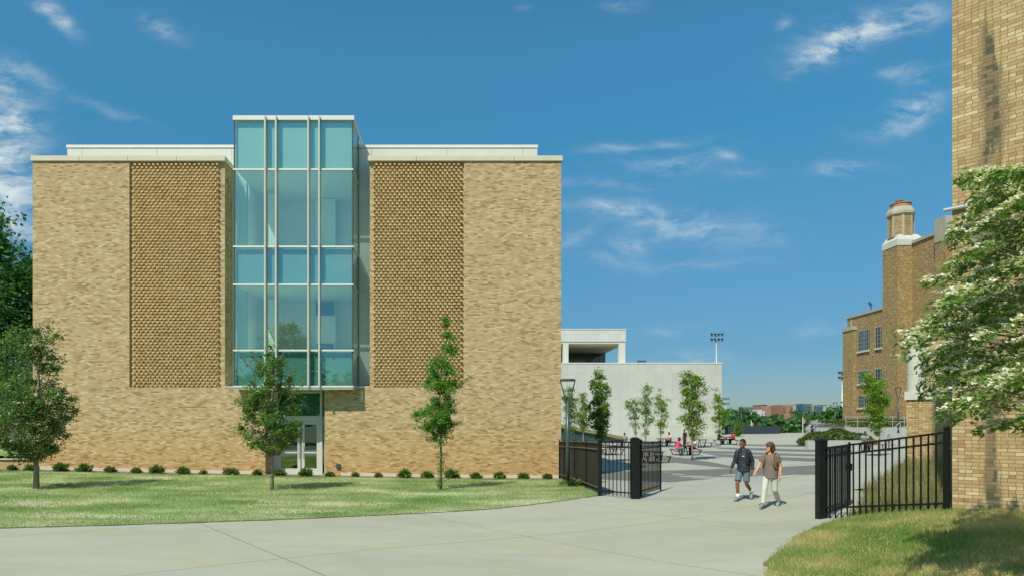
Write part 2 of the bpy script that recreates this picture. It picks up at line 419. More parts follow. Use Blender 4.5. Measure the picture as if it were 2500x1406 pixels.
def thing(name, label, cat, loc=(0, 0, 0), rz=0., group=None):
    o = bpy.data.objects.new(name, None); COL.objects.link(o)
    o.empty_display_size = .3
    o.location = loc; o.rotation_euler = (0, 0, rz); return tag(o, label, cat, group)
def dup(root, loc, rz=0., label=None, scale=None, group=None):
    r = root.copy(); COL.objects.link(r); r.location = loc; r.rotation_euler = (0, 0, rz)
    if scale: r.scale = scale
    if label: r['label'] = label
    if group: r['group'] = group
    for ch in list(root.children):
        c = ch.copy(); COL.objects.link(c); c.parent = r
        for gc in list(ch.children):
            d = gc.copy(); COL.objects.link(d); d.parent = c
    return r
def mesh_np(name, V, n, mat, parent=None, loc=None):
    """V: (k*n,3) array of k separate n-gons"""
    off = np.array(Vector(loc) if loc is not None else wloc(parent))
    k = len(V) // n
    me = bpy.data.meshes.new(name)
    me.vertices.add(k * n); me.vertices.foreach_set('co', (V - off).astype(np.float32).ravel())
    me.loops.add(k * n); me.loops.foreach_set('vertex_index', np.arange(k * n, dtype=np.int32))
    me.polygons.add(k); me.polygons.foreach_set('loop_start', np.arange(0, k * n, n, dtype=np.int32))
    try: me.polygons.foreach_set('loop_total', np.full(k, n, dtype=np.int32))
    except Exception: pass
    me.materials.append(M[mat] if isinstance(mat, str) else mat)
    me.update(calc_edges=True); me.validate()
    o = bpy.data.objects.new(name, me); COL.objects.link(o)
    if parent: o.parent = parent
    if loc is not None: o.location = loc
    return o
def leaves(C, size, up=.35, asp=.55, droop=None):
    """rhombic leaves at centres C"""
    n = len(C)
    d = rng.normal(size=(n, 3)); d[:, 2] *= .6
    if droop is not None: d = d * .6 + np.asarray(droop)
    d /= np.linalg.norm(d, axis=1)[:, None]
    nn = rng.normal(size=(n, 3)) * (1 - up) + np.array([0, -.25, 1.]) * up * 2
    s = np.cross(d, nn); s /= np.linalg.norm(s, axis=1)[:, None] + 1e-9
    L = size * rng.uniform(.6, 1.3, n)[:, None]
    nz = np.cross(s, d) * L * .12
    V = np.empty((n, 4, 3))
    V[:, 0] = C - d * L * .5; V[:, 1] = C + s * L * asp * .5 + nz; V[:, 2] = C + d * L * .5; V[:, 3] = C - s * L * asp * .5 + nz
    return V.reshape(-1, 3)
def remesh(o, vox, it=2):
    md = o.modifiers.new('r', 'REMESH'); md.mode = 'VOXEL'; md.voxel_size = vox
    s = o.modifiers.new('s', 'SMOOTH'); s.factor = .5; s.iterations = it
    dg = bpy.context.evaluated_depsgraph_get()
    me = bpy.data.meshes.new_from_object(o.evaluated_get(dg))
    old = o.data; o.modifiers.clear(); nm = old.name; mats = list(old.materials); o.data = me
    bpy.data.meshes.remove(old); me.name = nm
    if not len(me.materials):
        for m in mats: me.materials.append(m)
    me.polygons.foreach_set('use_smooth', [True] * len(me.polygons))
    return o
# ================================================================== PEOPLE (built first, scene is still small)
def person(label, loc, yaw, J, C, vox=.011, detail=True, hair='short', bare_leg=False, sleeve=1., group=None, look=0., pants_end=1.):
    """J joints in a local frame: +x forward, +y the person's left, +z up, origin on the ground below the hips"""
    root = thing('person', label, 'person', loc, yaw, group)
    V = {k: Vector(v) for k, v in J.items()}
    off = Vector(loc)
    def build(mb, name, mat, par=root, v=vox, it=2):
        mb.v = [tuple(Vector(p) + off) for p in mb.v]     # build() subtracts it again
        o = mb.build(name, mat, root); o.parent = par
        return remesh(o, v, it)
    hd = V['head']; nk = V['neck']; hm = Matrix.Rotation(look, 3, 'Z')
    def hp(x, y, z): return hd + hm @ Vector((x, y, z))
    # --- skin: head, neck, arms, hands, legs in one surface
    b = MB()
    b.ell(hp(0, 0, .02), (.098, .076, .112), 16, 12); b.ell(hp(.018, 0, -.055), (.076, .060, .075), 14, 10)
    b.tube([hp(.085, 0, .03), hp(.112, 0, -.018)], [.010, .017], 8, rnd=True)
    b.ell(hp(.075, 0, -.098), (.03, .028, .022)); b.ell(hp(.085, 0, .045), (.02, .05, .014))
    for s in (-1, 1): b.ell(hp(-.005, s * .078, -.005), (.022, .012, .034))
    b.tube([hp(-.015, 0, -.05), nk + (hd - nk) * .2, nk - Vector((0, 0, .06))], [.052, .054, .066], 12)
    b.tube([V['chest'] - Vector((0, 0, .1)), V['chest'], nk - Vector((0, 0, .03))], [(.12, .08), (.13, .08), (.06, .06)], 12, hint=(1, 0, 0))
    b.tube([V['hip'], V['chest']], [(.12, .08), (.12, .08)], 12, hint=(1, 0, 0))
    for sd in 'LR':
        sh, el, wr, fi = V['sh' + sd], V['el' + sd], V['wr' + sd], V['fi' + sd]
        b.tube([V['chest'] + (sh - V['chest']) * .3, sh, sh.lerp(el, .5), el, el.lerp(wr, .35), wr], [.05, .05, .046, .037, .038, .026], 10, rnd=True)
        d = (fi - wr).normalized(); L = (fi - wr).length
        fw = Vector((1, 0, 0)) - d * d.x; fw.normalize()       # finger spread runs fore and aft, palm to the thigh
        pn = d.cross(fw).normalized()
        inw = pn if (pn.y * (1 if sd == 'L' else -1)) < 0 else -pn
        pc = wr + d * L * .28
        b.tube([wr, wr + d * L * .22, wr + d * L * .5], [(.024, .018), (.036, .016), (.038, .013)], 10, hint=fw)
        if detail:
            for k, (o_, ln) in enumerate(((.030, .46), (.011, .53), (-.010, .50), (-.029, .40))):
                a0 = wr + d * L * .47 + fw * o_
                k1 = a0 + d * L * ln * .45 + inw * .006; k2 = k1 + d * L * ln * .3 + inw * .016; k3 = k2 + d * L * ln * .18 + inw * .018
                b.tube([a0, k1, k2, k3], [.0095, .009, .0082, .007], 7, rnd=True)
            t0 = wr + d * L * .2 + fw * .024
            t1 = t0 + d * L * .17 + fw * .026 + inw * .010; t2 = t1 + d * L * .18 + fw * .006 + inw * .012
            b.tube([t0, t1, t2], [.013, .011, .009], 7, rnd=True)
        else:
            b.tube([wr + d * L * .4, wr + d * L * .9], [.03, .02], 8, flat=.5, rnd=True)
        hj, kn, an = V['hip' + sd], V['kn' + sd], V['an' + sd]
        b.tube([V['hip'], hj, hj.lerp(kn, .5), kn, kn.lerp(an, .3), kn.lerp(an, .75), an], [.09, .085, .072, .054, .054, .038, .036], 12, rnd=True)
        b.tube([an, V['to' + sd] + (an - V['to' + sd]) * .45], [.034, .03], 8, rnd=True)
    body = build(b, 'body', C['skin'], v=.0075 if detail else .016, it=1)
    # --- eyes and lips
    if detail:
        for s in (-1, 1):
            e = MB(); e.ell(hp(.090, s * .032, .012) , (.008, .013, .008))
            e.v = [tuple(Vector(p) + off) for p in e.v]; e.build('eye', 'hair_black', root)
        l = MB(); l.ell(hp(.089, 0, -.062), (.010, .024, .008)); l.v = [tuple(Vector(p) + off) for p in l.v]
        l.build('lips', M_simple('lip', (.28, .09, .07), .5), root)
    # --- hair
    h = MB()
    if hair == 'short':
        h.ell(hp(-.014, 0, .055), (.102, .086, .098), 16, 10); h.ell(hp(-.045, 0, .0), (.066, .080, .075), 14, 8)
    elif hair == 'medium':
        h.ell(hp(-.018, 0, .055), (.112, .098, .100), 16, 10); h.ell(hp(-.06, 0, -.03), (.072, .088, .115), 14, 10)
        for s in (-1, 1):
            h.ell(hp(.0, s * .078, .0), (.062, .026, .10)); h.ell(hp(.065, s * .055, .055), (.04, .035, .045))
        h.tube([hp(.05, .02, .12), hp(.105, .035, .075)], [.03, .018], 8, rnd=True)
    else:
        h.ell(hp(-.02, 0, .05), (.108, .092, .098), 14, 9); h.ell(hp(-.075, 0, -.08), (.055, .09, .17), 12, 9)
    build(h, 'hair', C['hair'], v=vox * .8)
    # --- top
    t = MB(); ch = V['chest']; hi = V['hip']; mid = hi.lerp(ch, .5)
    ax = V['shL'] - V['shR']; ax.z = 0; ax.normalize()
    fwd = Vector((ax.y, -ax.x, 0))
    up1 = nk - Vector((0, 0, .045))
    loose = C.get('loose', 1.)
    t.tube([hi + Vector((0, 0, -.06 - C.get('hem', .0))), hi + Vector((0, 0, .02)), mid, ch, ch.lerp(up1, .55), up1 + Vector((0, 0, .01))],
           [(.178 * loose, .145 * loose), (.172 * loose, .132 * loose), (.160 * loose, .118 * loose), (.180, .122), (.155, .098), (.078, .072)], 18, hint=fwd)
    for sd in 'LR':
        sh, el, wr = V['sh' + sd], V['el' + sd], V['wr' + sd]
        if sleeve >= 1:
            t.tube([ch.lerp(sh, .45), sh, sh.lerp(el, .5), el, el.lerp(wr, .5), wr.lerp(el, .08)], [.07, .069, .062, .054, .05, .042], 12)
        else:
            t.tube([ch.lerp(sh, .45), sh, sh.lerp(el, sleeve * .6), sh.lerp(el, sleeve)], [.066, .063, .060, .064], 12)
    top = build(t, C.get('topname', 'shirt'), C['top'])
    if C.get('hood'):
        k = MB()
        k.tube([nk + fwd * .085 + Vector((0, 0, -.07)), nk + ax * .09 + Vector((0, 0, -.01)), nk - fwd * .10 + Vector((0, 0, .01)), nk - ax * .09 + Vector((0, 0, -.01)), nk + fwd * .088 + Vector((0, 0, -.07))], [.024, .036, .05, .036, .024], 10, rnd=True)
        k.ell(nk - fwd * .12 + Vector((0, 0, -.06)), (.06, .10, .08))
        build(k, 'hood', C['top'])
        pk = MB(); pk.tube([hi + fwd * .118 + ax * .1 + Vector((0, 0, .02)), hi + fwd * .125 + Vector((0, 0, .10)), hi + fwd * .118 - ax * .1 + Vector((0, 0, .02))], [(.05, .02), (.07, .022), (.05, .02)], 10, hint=fwd, rnd=True)
        build(pk, 'front_pocket', C['top'])
    if C.get('logo'):
        pz = ch + fwd * .121 + ax * .075 + Vector((0, 0, -.02))
        lg = MB(); lg.bar(pz - ax * .032, pz + ax * .032, .024, .018, up=(0, 0, 1)); lg.v = [tuple(Vector(p) + off) for p in lg.v]
        lg.build('chest_logo', 'sock', root)
    # --- bottoms
    p = MB()
    p.tube([hi + Vector((0, 0, .05)), hi + Vector((0, 0, -.03)), hi + Vector((0, 0, -.11))], [(.158, .112), (.165, .12), (.14, .115)], 16, hint=fwd)
    for sd in 'LR':
        hj, kn, an = V['hip' + sd], V['kn' + sd], V['an' + sd]
        if bare_leg:
            p.tube([hi.lerp(hj, .7), hj + Vector((0, 0, -.02)), hj.lerp(kn, .5), hj.lerp(kn, .86)], [.092, .096, .094, .094], 14)
        else:
            p.tube([hi.lerp(hj, .7), hj + Vector((0, 0, -.02)), hj.lerp(kn, .5), kn, kn.lerp(an, .5), kn.lerp(an, .97)], [.09, .094, .084, .074, .066, .068], 14)
    build(p, 'shorts' if bare_leg else 'trousers', C['bottom'])
    # --- shoes and socks
    for sd in 'LR':
        an, to = V['an' + sd], V['to' + sd]
        d = (to - an); f = Vector((d.x, d.y, 0)); f = f.normalized() if f.length > 1e-3 else Vector((1, 0, 0))
        he = an + (an - to).normalized() * .0 - Vector((0, 0, .045)) - f * .05
        s = MB(); s.tube([he, an + Vector((0, 0, -.035)) + f * .02, an.lerp(to, .62) , to], [(.042, .045), (.046, .055), (.048, .042), (.040, .028)], 12, rnd=True)
        so = build(s, 'shoe', C['shoe'], v=.009)
        if bare_leg:
            k = MB(); k.tube([an + Vector((0, 0, -.01)), an.lerp(V['kn' + sd], .26)], [.047, .049], 12); k.v = [tuple(Vector(q) + off) for q in k.v]
            k.build('sock', 'sock', root, sm=True)
    return root
def seated(h=0.47, lean=.0, turn=0.):
    J = dict(hip=(0, 0, h + .09), chest=(.02 + lean, 0, h + .46), neck=(.05 + lean * 1.3, 0, h + .62), head=(.09 + lean * 1.6, 0, h + .76))
    for sd, s in (('L', 1), ('R', -1)):
        J['sh' + sd] = (.02 + lean, s * .19, h + .53); J['el' + sd] = (.16 + lean, s * .24, h + .30); J['wr' + sd] = (.38 + lean, s * .13, h + .32); J['fi' + sd] = (.54 + lean, s * .08, h + .31)
        J['hip' + sd] = (.03, s * .09, h + .07); J['kn' + sd] = (.44, s * .13, h + .06); J['an' + sd] = (.40, s * .13, .09); J['to' + sd] = (.58, s * .15, .035)
    return J
# walker A: dark hoodie, grey shorts
JA = dict(hip=(0, 0, .95), chest=(.02, 0, 1.32), neck=(.03, 0, 1.50), head=(.07, 0, 1.655),
  shR=(.0, -.185, 1.425), elR=(.02, -.255, 1.14), wrR=(.17, -.29, .92), fiR=(.24, -.29, .76),
  shL=(.04, .185, 1.425), elL=(-.06, .245, 1.14), wrL=(.0, .25, .89), fiL=(.03, .25, .72),
  hipR=(.01, -.09, .90), knR=(.20, -.09, .52), anR=(.19, -.08, .10), toR=(.375, -.09, .035),
  hipL=(-.01, .09, .90), knL=(.03, .10, .50), anL=(-.33, .10, .24), toL=(-.24, .12, .06))
pa = G(1815, 1221)
yawA = math.atan2(-.70, -.72)
person('young man walking in a dark navy hoodie, grey shorts and white socks', pa, yawA, JA,
       dict(skin='skin_dark', hair='hair_black', top='hoodie', bottom='short', shoe='shoe', topname='hoodie', hood=True, logo=True, loose=1.08, hem=.04), hair='short', bare_leg=True, look=-.25)
JB = dict(hip=(0, 0, .94), chest=(.0, 0, 1.30), neck=(.01, 0, 1.47), head=(.04, 0, 1.62),
  shR=(.03, -.175, 1.40), elR=(.09, -.25, 1.13), wrR=(.27, -.30, .95), fiR=(.37, -.31, .80),
  shL=(-.02, .175, 1.40), elL=(-.09, .23, 1.12), wrL=(-.04, .235, .86), fiL=(-.01, .235, .69),
  hipR=(.01, -.09, .89), knR=(.20, -.09, .49), anR=(.30, -.09, .11), toR=(.48, -.10, .05),
  hipL=(-.01, .09, .89), knL=(-.03, .10, .47), anL=(-.33, .10, .17), toL=(-.18, .11, .04))
pb = G(1881, 1238)
yawB = math.atan2(-.72, -.69)
person('young man walking in a brown tee and pale trousers, brown hair, tan backpack straps', pb, yawB, JB,
       dict(skin='skin_light', hair='hair_brown', top='tee', bottom='pant', shoe='shoe', topname='t_shirt', loose=1.06, hem=.09), hair='medium', sleeve=.62, look=-.85)
def backpack(loc, yaw, J, main, strap, label):
    V = {k: Vector(v) for k, v in J.items()}
    r = thing('backpack', label, 'backpack', loc, yaw); off = Vector(loc)
    c = V['chest'] + Vector((-.195, 0, -.08))
    b = MB(); b.tube([c + Vector((0, 0, -.24)), c + Vector((-.015, 0, -.1)), c + Vector((-.01, 0, .08)), c + Vector((.01, 0, .22))], [(.135, .07), (.15, .10), (.145, .09), (.10, .05)], 14, hint=(1, 0, 0), rnd=True)
    b.v = [tuple(Vector(p) + off) for p in b.v]; remesh(b.build('bag', main, r), .012)
    p = MB(); p.ell(c + Vector((-.10, 0, -.1)), (.04, .10, .11)); p.v = [tuple(Vector(q) + off) for q in p.v]; p.build('front_pouch', main, r, sm=True)
    for s in (-1, 1):
        t = MB(); sh = V['shL'] if s > 0 else V['shR']
        x0 = V['chest'].x
        y = .115 * s
        t.tube([(x0 - .15, y, V['chest'].z + .10), (x0 - .07, y, V['chest'].z + .158), (x0 + .03, y, V['chest'].z + .152), (x0 + .115, y, V['chest'].z + .07), (x0 + .152, y * 1.05, V['chest'].z - .06), (x0 + .12, y * 1.35, V['chest'].z - .19), (x0 - .05, y * 1.5, V['chest'].z - .27), (x0 - .15, y, V['chest'].z - .28)], [(.036, .018)] * 8, 8, hint=(1, 0, .3))
        t.v = [tuple(Vector(q) + off) for q in t.v]; t.build('strap', strap, r, sm=True)
    return r
backpack(pb, yawB, JB, 'pack', 'pack', 'tan backpack on the young man in the brown tee')
backpack(pa, yawA, JA, 'pack_dark', 'pack_dark', 'dark backpack on the young man in the navy hoodie')
# ================================================================== GROUND SHEETS
def sheet(name, poly, mat, dz=0., step=1.5, kind='structure', extra=None):
    bm = bmesh.new()
    vs = [bm.verts.new((x, y, 0)) for x, y in poly]
    f = bm.faces.new(vs); bmesh.ops.triangulate(bm, faces=[f])
    xs = [p[0] for p in poly]; ys = [p[1] for p in poly]
    for ax, (lo, hi) in enumerate(((min(xs), max(xs)), (min(ys), max(ys)))):
        k = lo + step
        while k < hi:
            co = [0, 0, 0]; no = [0, 0, 0]; co[ax] = k; no[ax] = 1
            bmesh.ops.bisect_plane(bm, geom=bm.verts[:] + bm.edges[:] + bm.faces[:], plane_co=co, plane_no=no)
            k += step
    bmesh.ops.triangulate(bm, faces=bm.faces[:])
    bm.verts.ensure_lookup_table()
    z = ga([(v.co.x, v.co.y) for v in bm.verts])
    for v, q in zip(bm.verts, z): v.co.z = q + dz + (extra(v.co.x, v.co.y) if extra else 0)
    for q in bm.faces:
        if q.normal.z < 0: q.normal_flip()
        q.smooth = True
    me = bpy.data.meshes.new(name); bm.to_mesh(me); bm.free(); me.materials.append(M[mat])
    o = bpy.data.objects.new(name, me); COL.objects.link(o); o['kind'] = kind
    return o
# base ground reaching the horizon
def ground_z(x, y):
    near = g(x, y) - .10
    d = max(0, max(-24 - x, x - 48, -6 - y, y - 92))
    k = min(1, d / 26.); k = k * k * (3 - 2 * k)
    far = -9. if y > 60 else (.2 if y > -20 else 0.)
    if x < -24 and y > 0: far = .5
    return near * (1 - k) + far * k
gx = [-3500, -900, -300, -120, -70, -48] + list(np.arange(-36, 62, 3.)) + [70, 90, 130, 250, 600, 1500, 3500]
gy = [-2500, -600, -200, -80, -40, -20] + list(np.arange(-12, 126, 3.)) + [150, 220, 400, 900, 1800, 4000]
mb = MB()
for y in gy:
    for x in gx: mb.v.append((x, y, ground_z(x, y)))
nx = len(gx)
for j in range(len(gy) - 1):
    for i in range(nx - 1):
        mb.f.append((j * nx + i, j * nx + i + 1, (j + 1) * nx + i + 1, (j + 1) * nx + i)); mb.mi.append(0)
tag(mb.build('ground', 'earth', sm=True), kind='structure')
LE = [G(x, y) for x, y in ((0, 1288), (250, 1282), (500, 1274), (700, 1267), (900, 1258), (1050, 1251), (1180, 1243), (1280, 1233), (1380, 1220), (1463, 1208.5))]
lawn_edge = [(p.x, p.y) for p in LE]
lawn_poly = [(-34, 15.2), (-15, 14.6)] + lawn_edge + [(4.72, 22.4), (4.74, 30.62), (-34, 30.62)]
RE = [G(x, y) for x, y in ((1868, 1406), (1882, 1375), (1905, 1345), (1950, 1310), (2010, 1283), (2060, 1268), (2095, 1254), (2140, 1212), (2180, 1168), (2209, 1133))]
right_edge = [(p.x, p.y) for p in RE]
# concrete drive and plaza
path_poly = [(-34, -3), (9, -3), (9, 9), (11.0, 14.), (12.5, 20.5), (5.2, 20.5), (4.0, 21.9), (-34, 21.9)]
sheet('driveway', [(-34, -3), (12, -3), (12, 20.6), (5.2, 20.6), (4.6, 22.5), (-34, 22.5)], 'path', 0.)
sheet('plaza', [(12, 20.6), (30, 20.6), (62, 50), (62, 93), (-10, 93), (-10, 31), (4.6, 31), (4.6, 22.5), (5.2, 20.6)], 'plaza', 0.001, 2.)
lawn = sheet('lawn', lawn_poly, 'lawn', .012, 1.2)
rl_poly = right_edge[::-1] + [(6.0, 6.), (6.5, -2), (16, -2), (20, 12), (21, 25.05)]
lawn2 = sheet('grass_bank', rl_poly, 'lawn2', .012, .8)
# planting strip of bare soil at the wall
sheet('planting_bed', [(-34, 29.75), (4.6, 29.55), (4.6, 30.64), (-34, 30.64)], 'soil', .03, 1.2)
# dark paving bands
for k, pts in enumerate([
  [(1470, 1150), (1612, 1148), (1800, 1142), (2010, 1134), (2010, 1156), (1800, 1163), (1640, 1176), (1470, 1170)],
  [(1600, 1112), (1660, 1116), (1740, 1128), (1800, 1140), (1780, 1142), (1700, 1134), (1610, 1124)],
  [(1720, 1106), (1800, 1109), (1995, 1118), (1995, 1126), (1870, 1121), (1760, 1114)],
  [(1640, 1098), (1800, 1101), (1990, 1108), (1990, 1113), (1800, 1107), (1650, 1103)],
  [(1740, 1091), (1860, 1093), (1990, 1097), (2080, 1098), (2080, 1103), (1960, 1102), (1760, 1095)],
  [(1780, 1083), (1980, 1085), (2080, 1088), (2080, 1091), (1900, 1089), (1790, 1086)],
  [(1560, 1085), (1640, 1087), (1760, 1086), (1760, 1089), (1640, 1091), (1560, 1090)]]):
    sheet('paving_band', [(q.x, q.y) for q in (G(x, y) for x, y in pts)], 'band', .007, 1.5)
def edge_strip(pts, w, sgn):
    out = []
    for i, p in enumerate(pts):
        a = Vector(pts[max(i - 1, 0)]); b = Vector(pts[min(i + 1, len(pts) - 1)]); d = (b - a).normalized()
        out.append((p[0] + sgn * -d.y * w, p[1] + sgn * d.x * w))
    return list(pts) + out[::-1]
def densify(pts, k=9):
    o = []
    for a, b in zip(pts[:-1], pts[1:]):
        for i in range(k): o.append((a[0] + (b[0] - a[0]) * i / k + random.uniform(-.03, .03), a[1] + (b[1] - a[1]) * i / k + random.uniform(-.03, .03)))
    return o + [pts[-1]]
sheet('soil_edge', edge_strip(densify(lawn_edge), .07, -1), 'soil', .005, 3.)
sheet('soil_edge', edge_strip(densify(right_edge), .10, 1), 'soil', .005, 3.)
# grass blades
def inpoly(px, py, poly):
    r = np.zeros(len(px), bool); n = len(poly); j = n - 1
    for i in range(n):
        xi, yi = poly[i]; xj, yj = poly[j]
        c = ((yi > py) != (yj > py)) & (px < (xj - xi) * (py - yi) / (yj - yi + 1e-12) + xi)
        r ^= c; j = i
    return r
def grass(name, poly, n, h, w, mat, dz, box, dens=None):
    x = rng.uniform(box[0], box[1], n); y = rng.uniform(box[2], box[3], n)
    k = inpoly(x, y, poly)
    if dens is not None: k &= dens(x, y)
    x, y = x[k], y[k]; n = len(x)
    x = x + rng.normal(size=n) * .05; y = y + rng.normal(size=n) * .05
    z = ga(np.stack([x, y], 1)) + dz
    hh = h * rng.uniform(.5, 1.25, n) * (.75 + .5 * (np.sin(x * 1.7) * np.sin(y * 2.3 + 1) * .5 + .5)); a = rng.uniform(0, 6.283, n); ww = w * rng.uniform(.6, 1.3, n)
    lean = hh * rng.uniform(.1, .75, n); b = rng.uniform(0, 6.283, n)
    V = np.empty((n, 3, 3))
    V[:, 0] = np.stack([x - np.cos(a) * ww, y - np.sin(a) * ww, z - .01], 1); V[:, 1] = np.stack([x + np.cos(a) * ww, y + np.sin(a) * ww, z - .01], 1)
    V[:, 2] = np.stack([x + np.cos(b) * lean, y + np.sin(b) * lean, z + hh], 1)
    return tag(mesh_np(name, V.reshape(-1, 3), 3, mat), kind='stuff')
big = lawn_poly
grass('lawn_grass', big, 230000, .06, .009, 'blade', .012, (-22, 4.8, 13.5, 29.7))
tag(bpy.data.objects['lawn_grass'], 'mown lawn grass, green with pale dry patches', 'grass')
tag(grass('bank_grass', rl_poly, 210000, .07, .006, 'blade_dry', .012, (4.2, 13, 6., 16)), 'rough green and straw coloured grass at the right', 'grass')
def dn(x, y): return (rng.uniform(0, 1, len(x)) < .9) & (x > 9.0 + (24 - y) * -.0)
tag(grass('tall_grass', [(8.75, 15.2), (9.6, 13.3), (14, 17.5), (19, 24.8), (16.3, 24.8), (12.0, 20.0), (10.2, 17.0)], 34000, .34, .007, 'blade_tall', .03, (8, 19, 13, 25)), 'tall straw coloured grass on the bank behind the fence', 'grass')
# ================================================================== NEW BUILDING
ZF, ZR, ZB, ZD = 30.6, 30.72, 31.75, 31.55
XL, XR_ = PX(80, ZF), PX(1370, ZF)
xa, xb = PX(316, ZF), PX(547, ZF)        # left screen
xc, xd = PX(902, ZF), PX(1133, ZF)       # right screen
xj0, xj1 = PX(648, ZF), PX(793, ZF)      # door recess
ztop, zcb = 14.23, 14.0
zl = PZ(945, ZF)
BACK = 35.6
nb = thing('academic_building', 'three storey tan brick building with a glass bay between two patterned brick screens', 'building', (-7, 33, 0))
w = MB(); w.box(XL, xa, ZF, BACK, -.6, zcb); w.box(xa, xb, ZR, BACK, zl, zcb); w.build('brick_wing', 'brick', nb)
w = MB(); w.box(xc, xd, ZR, BACK, zl, zcb); w.box(xd, XR_, ZF, BACK, -.6, zcb); w.build('brick_wing', 'brick', nb)
w = MB(); w.box(xa, xj0, ZF, BACK, -.6, zl); w.box(xj1, xd, ZF, BACK, -.6, zl); w.build('base_wall', 'brick', nb)
def screen(x0, x1, lo):
    s = MB(); pitch, vp = .2045, .1354
    z = zl + .06; r = 0
    while z < zcb - .12:
        x = x0 + (.10 if r % 2 else .0)
        while x + .1 < x1:
            j = random.uniform(-.012, .012)
            s.box(x, x + .100, ZR - .125 + j, ZR + .02, z, z + .062); x += pitch
        z += vp; r += 1
    return s.build('brick_screen', 'brick_fill', nb)
screen(xa + .1, xb - .16, 0); screen(xc + .16, xd - .06, 0)
def coping(x0, x1, pw=2.2):
    c = MB(); n = max(1, round((x1 - x0) / pw)); d = (x1 - x0) / n
    for i in range(n): c.box(x0 + i * d + .006, x0 + (i + 1) * d - .006, ZF - .07, ZB - .01, zcb, ztop)
    c.build('coping', 'stone', nb, bevel=.008)
coping(XL - .07, xb + .07); coping(xc - .07, XR_ + .07)
w = MB(); w.box(xb + .0, PX(571, 29.97), ZF - .02, ZB, zl, zl + .045); w.box(PX(862, 29.97), xc, ZF - .02, ZB, zl, zl + .045); w.split('sill', 'white_metal', nb)
# white clad upper storey behind the brick parapets
bx0, bx1 = PX(571, 29.97), PX(862, 29.97)
px0, px1 = PX(164, ZB), PX(1312, ZB)
p = MB()
for xs, in (([px0, PX(200, ZB), PX(383, ZB), PX(566, ZB), bx0 + .02],), ([bx1 - .02, PX(907, ZB), PX(1092, ZB), PX(1276, ZB), px1],)):
    for a, b in zip(xs[:-1], xs[1:]):
        for z0, z1 in ((zl + .07, 8.38), (8.4, 13.24), (13.26, 15.04)):
            p.box(a + .008, b - .008, ZB, ZB + .03, z0, z1)
p.split('cladding', 'white_panel', nb)
p = MB(); p.box(px0 + .01, bx0, ZB + .022, 44, zl, 15.05); p.box(bx1, px1 - .01, ZB + .022, 44, zcb, 15.05); p.box(bx1, 1.5, ZB + .022, 44, zl - 4, zcb); p.box(px0 + .3, bx0, BACK, 44, -.6, zl); p.split('rear_block', 'white_panel', nb)
p = MB(); p.box(px0 - .03, bx0 + .0, ZB - .03, 44.05, 15.07, 15.2); p.box(bx1, px1 + .03, ZB - .03, 44.05, 15.07, 15.2); p.split('roof_edge', 'white_metal', nb)
# glass bay
ZG = 29.97
bay = MB(); zt = PZ(284, ZG)
bay.box(bx0 - .03, bx1 + .05, ZG - .06, 33.3, zt - .19, zt)       # roof fascia
sof = MB(); sof.box(bx0, bx1, ZG - .02, 33.3, 3.78, 3.86)
bayo = bay.build('glass_bay', 'white_metal', nb); sof.build('bay_soffit', 'white_metal', bayo)
rails = [PZ(y, ZG) for y in (943, 855, 695, 603, 415, 296)]
mull = [PX(x, ZG) for x in (571, 649, 675.5, 754, 780.5, 862)]
for a, b in zip(mull[:-1], mull[1:]):
    for z0, z1 in zip(rails[:-1], rails[1:]):
        q = MB(); q.box(a + .025, b - .025, ZG, ZG + .02, z0 + .03, z1 - .03); q.build('glass_pane', 'glass', bayo)
sd0, sd1 = ZG + .06, ZB - .03
for z0, z1 in zip(rails[:-1], rails[1:]):
    for sx in (bx1 - .03, bx0 + .01):
        q = MB(); q.box(sx, sx + .02, sd0, sd1, z0 + .03, z1 - .03); q.build('side_glass_pane', 'glass', bayo)
for x in mull[1:-1]:
    q = MB(); q.box(x - .033, x + .033, ZG - .17, ZG + .05, rails[0] - .05, rails[-1] + .16); q.build('fin', 'fin_metal', bayo)
for z in rails[:-1]:
    q = MB(); q.box(bx0 - .02, bx1 + .02, ZG - .06, ZG + .05, z - .035, z + .035); q.box(bx1 - .05, bx1 + .02, ZG + .05, sd1, z - .03, z + .03); q.split('rail', 'white_metal', bayo)
q = MB(); q.box(bx1 - .05, bx1 + .005, ZG - .015, ZG + .06, rails[0], rails[-1]); q.box(bx0 - .005, bx0 + .05, ZG - .015, ZG + .06, rails[0], rails[-1]); q.box(bx1 - .05, bx1 + .0, sd1 - .05, sd1 - .01, rails[0], rails[-1]); q.build('corner_post', 'dark_gap', bayo)
for i, m in ((0, 'sp_teal'), (2, 'sp_blue'), (4, 'sp_mint')):
    q = MB(); q.box(bx0 + .06, bx1 - .06, ZG + .13, ZG + .16, rails[i] + .02, rails[i + 1] - .02); q.build('spandrel_panel', m, bayo)
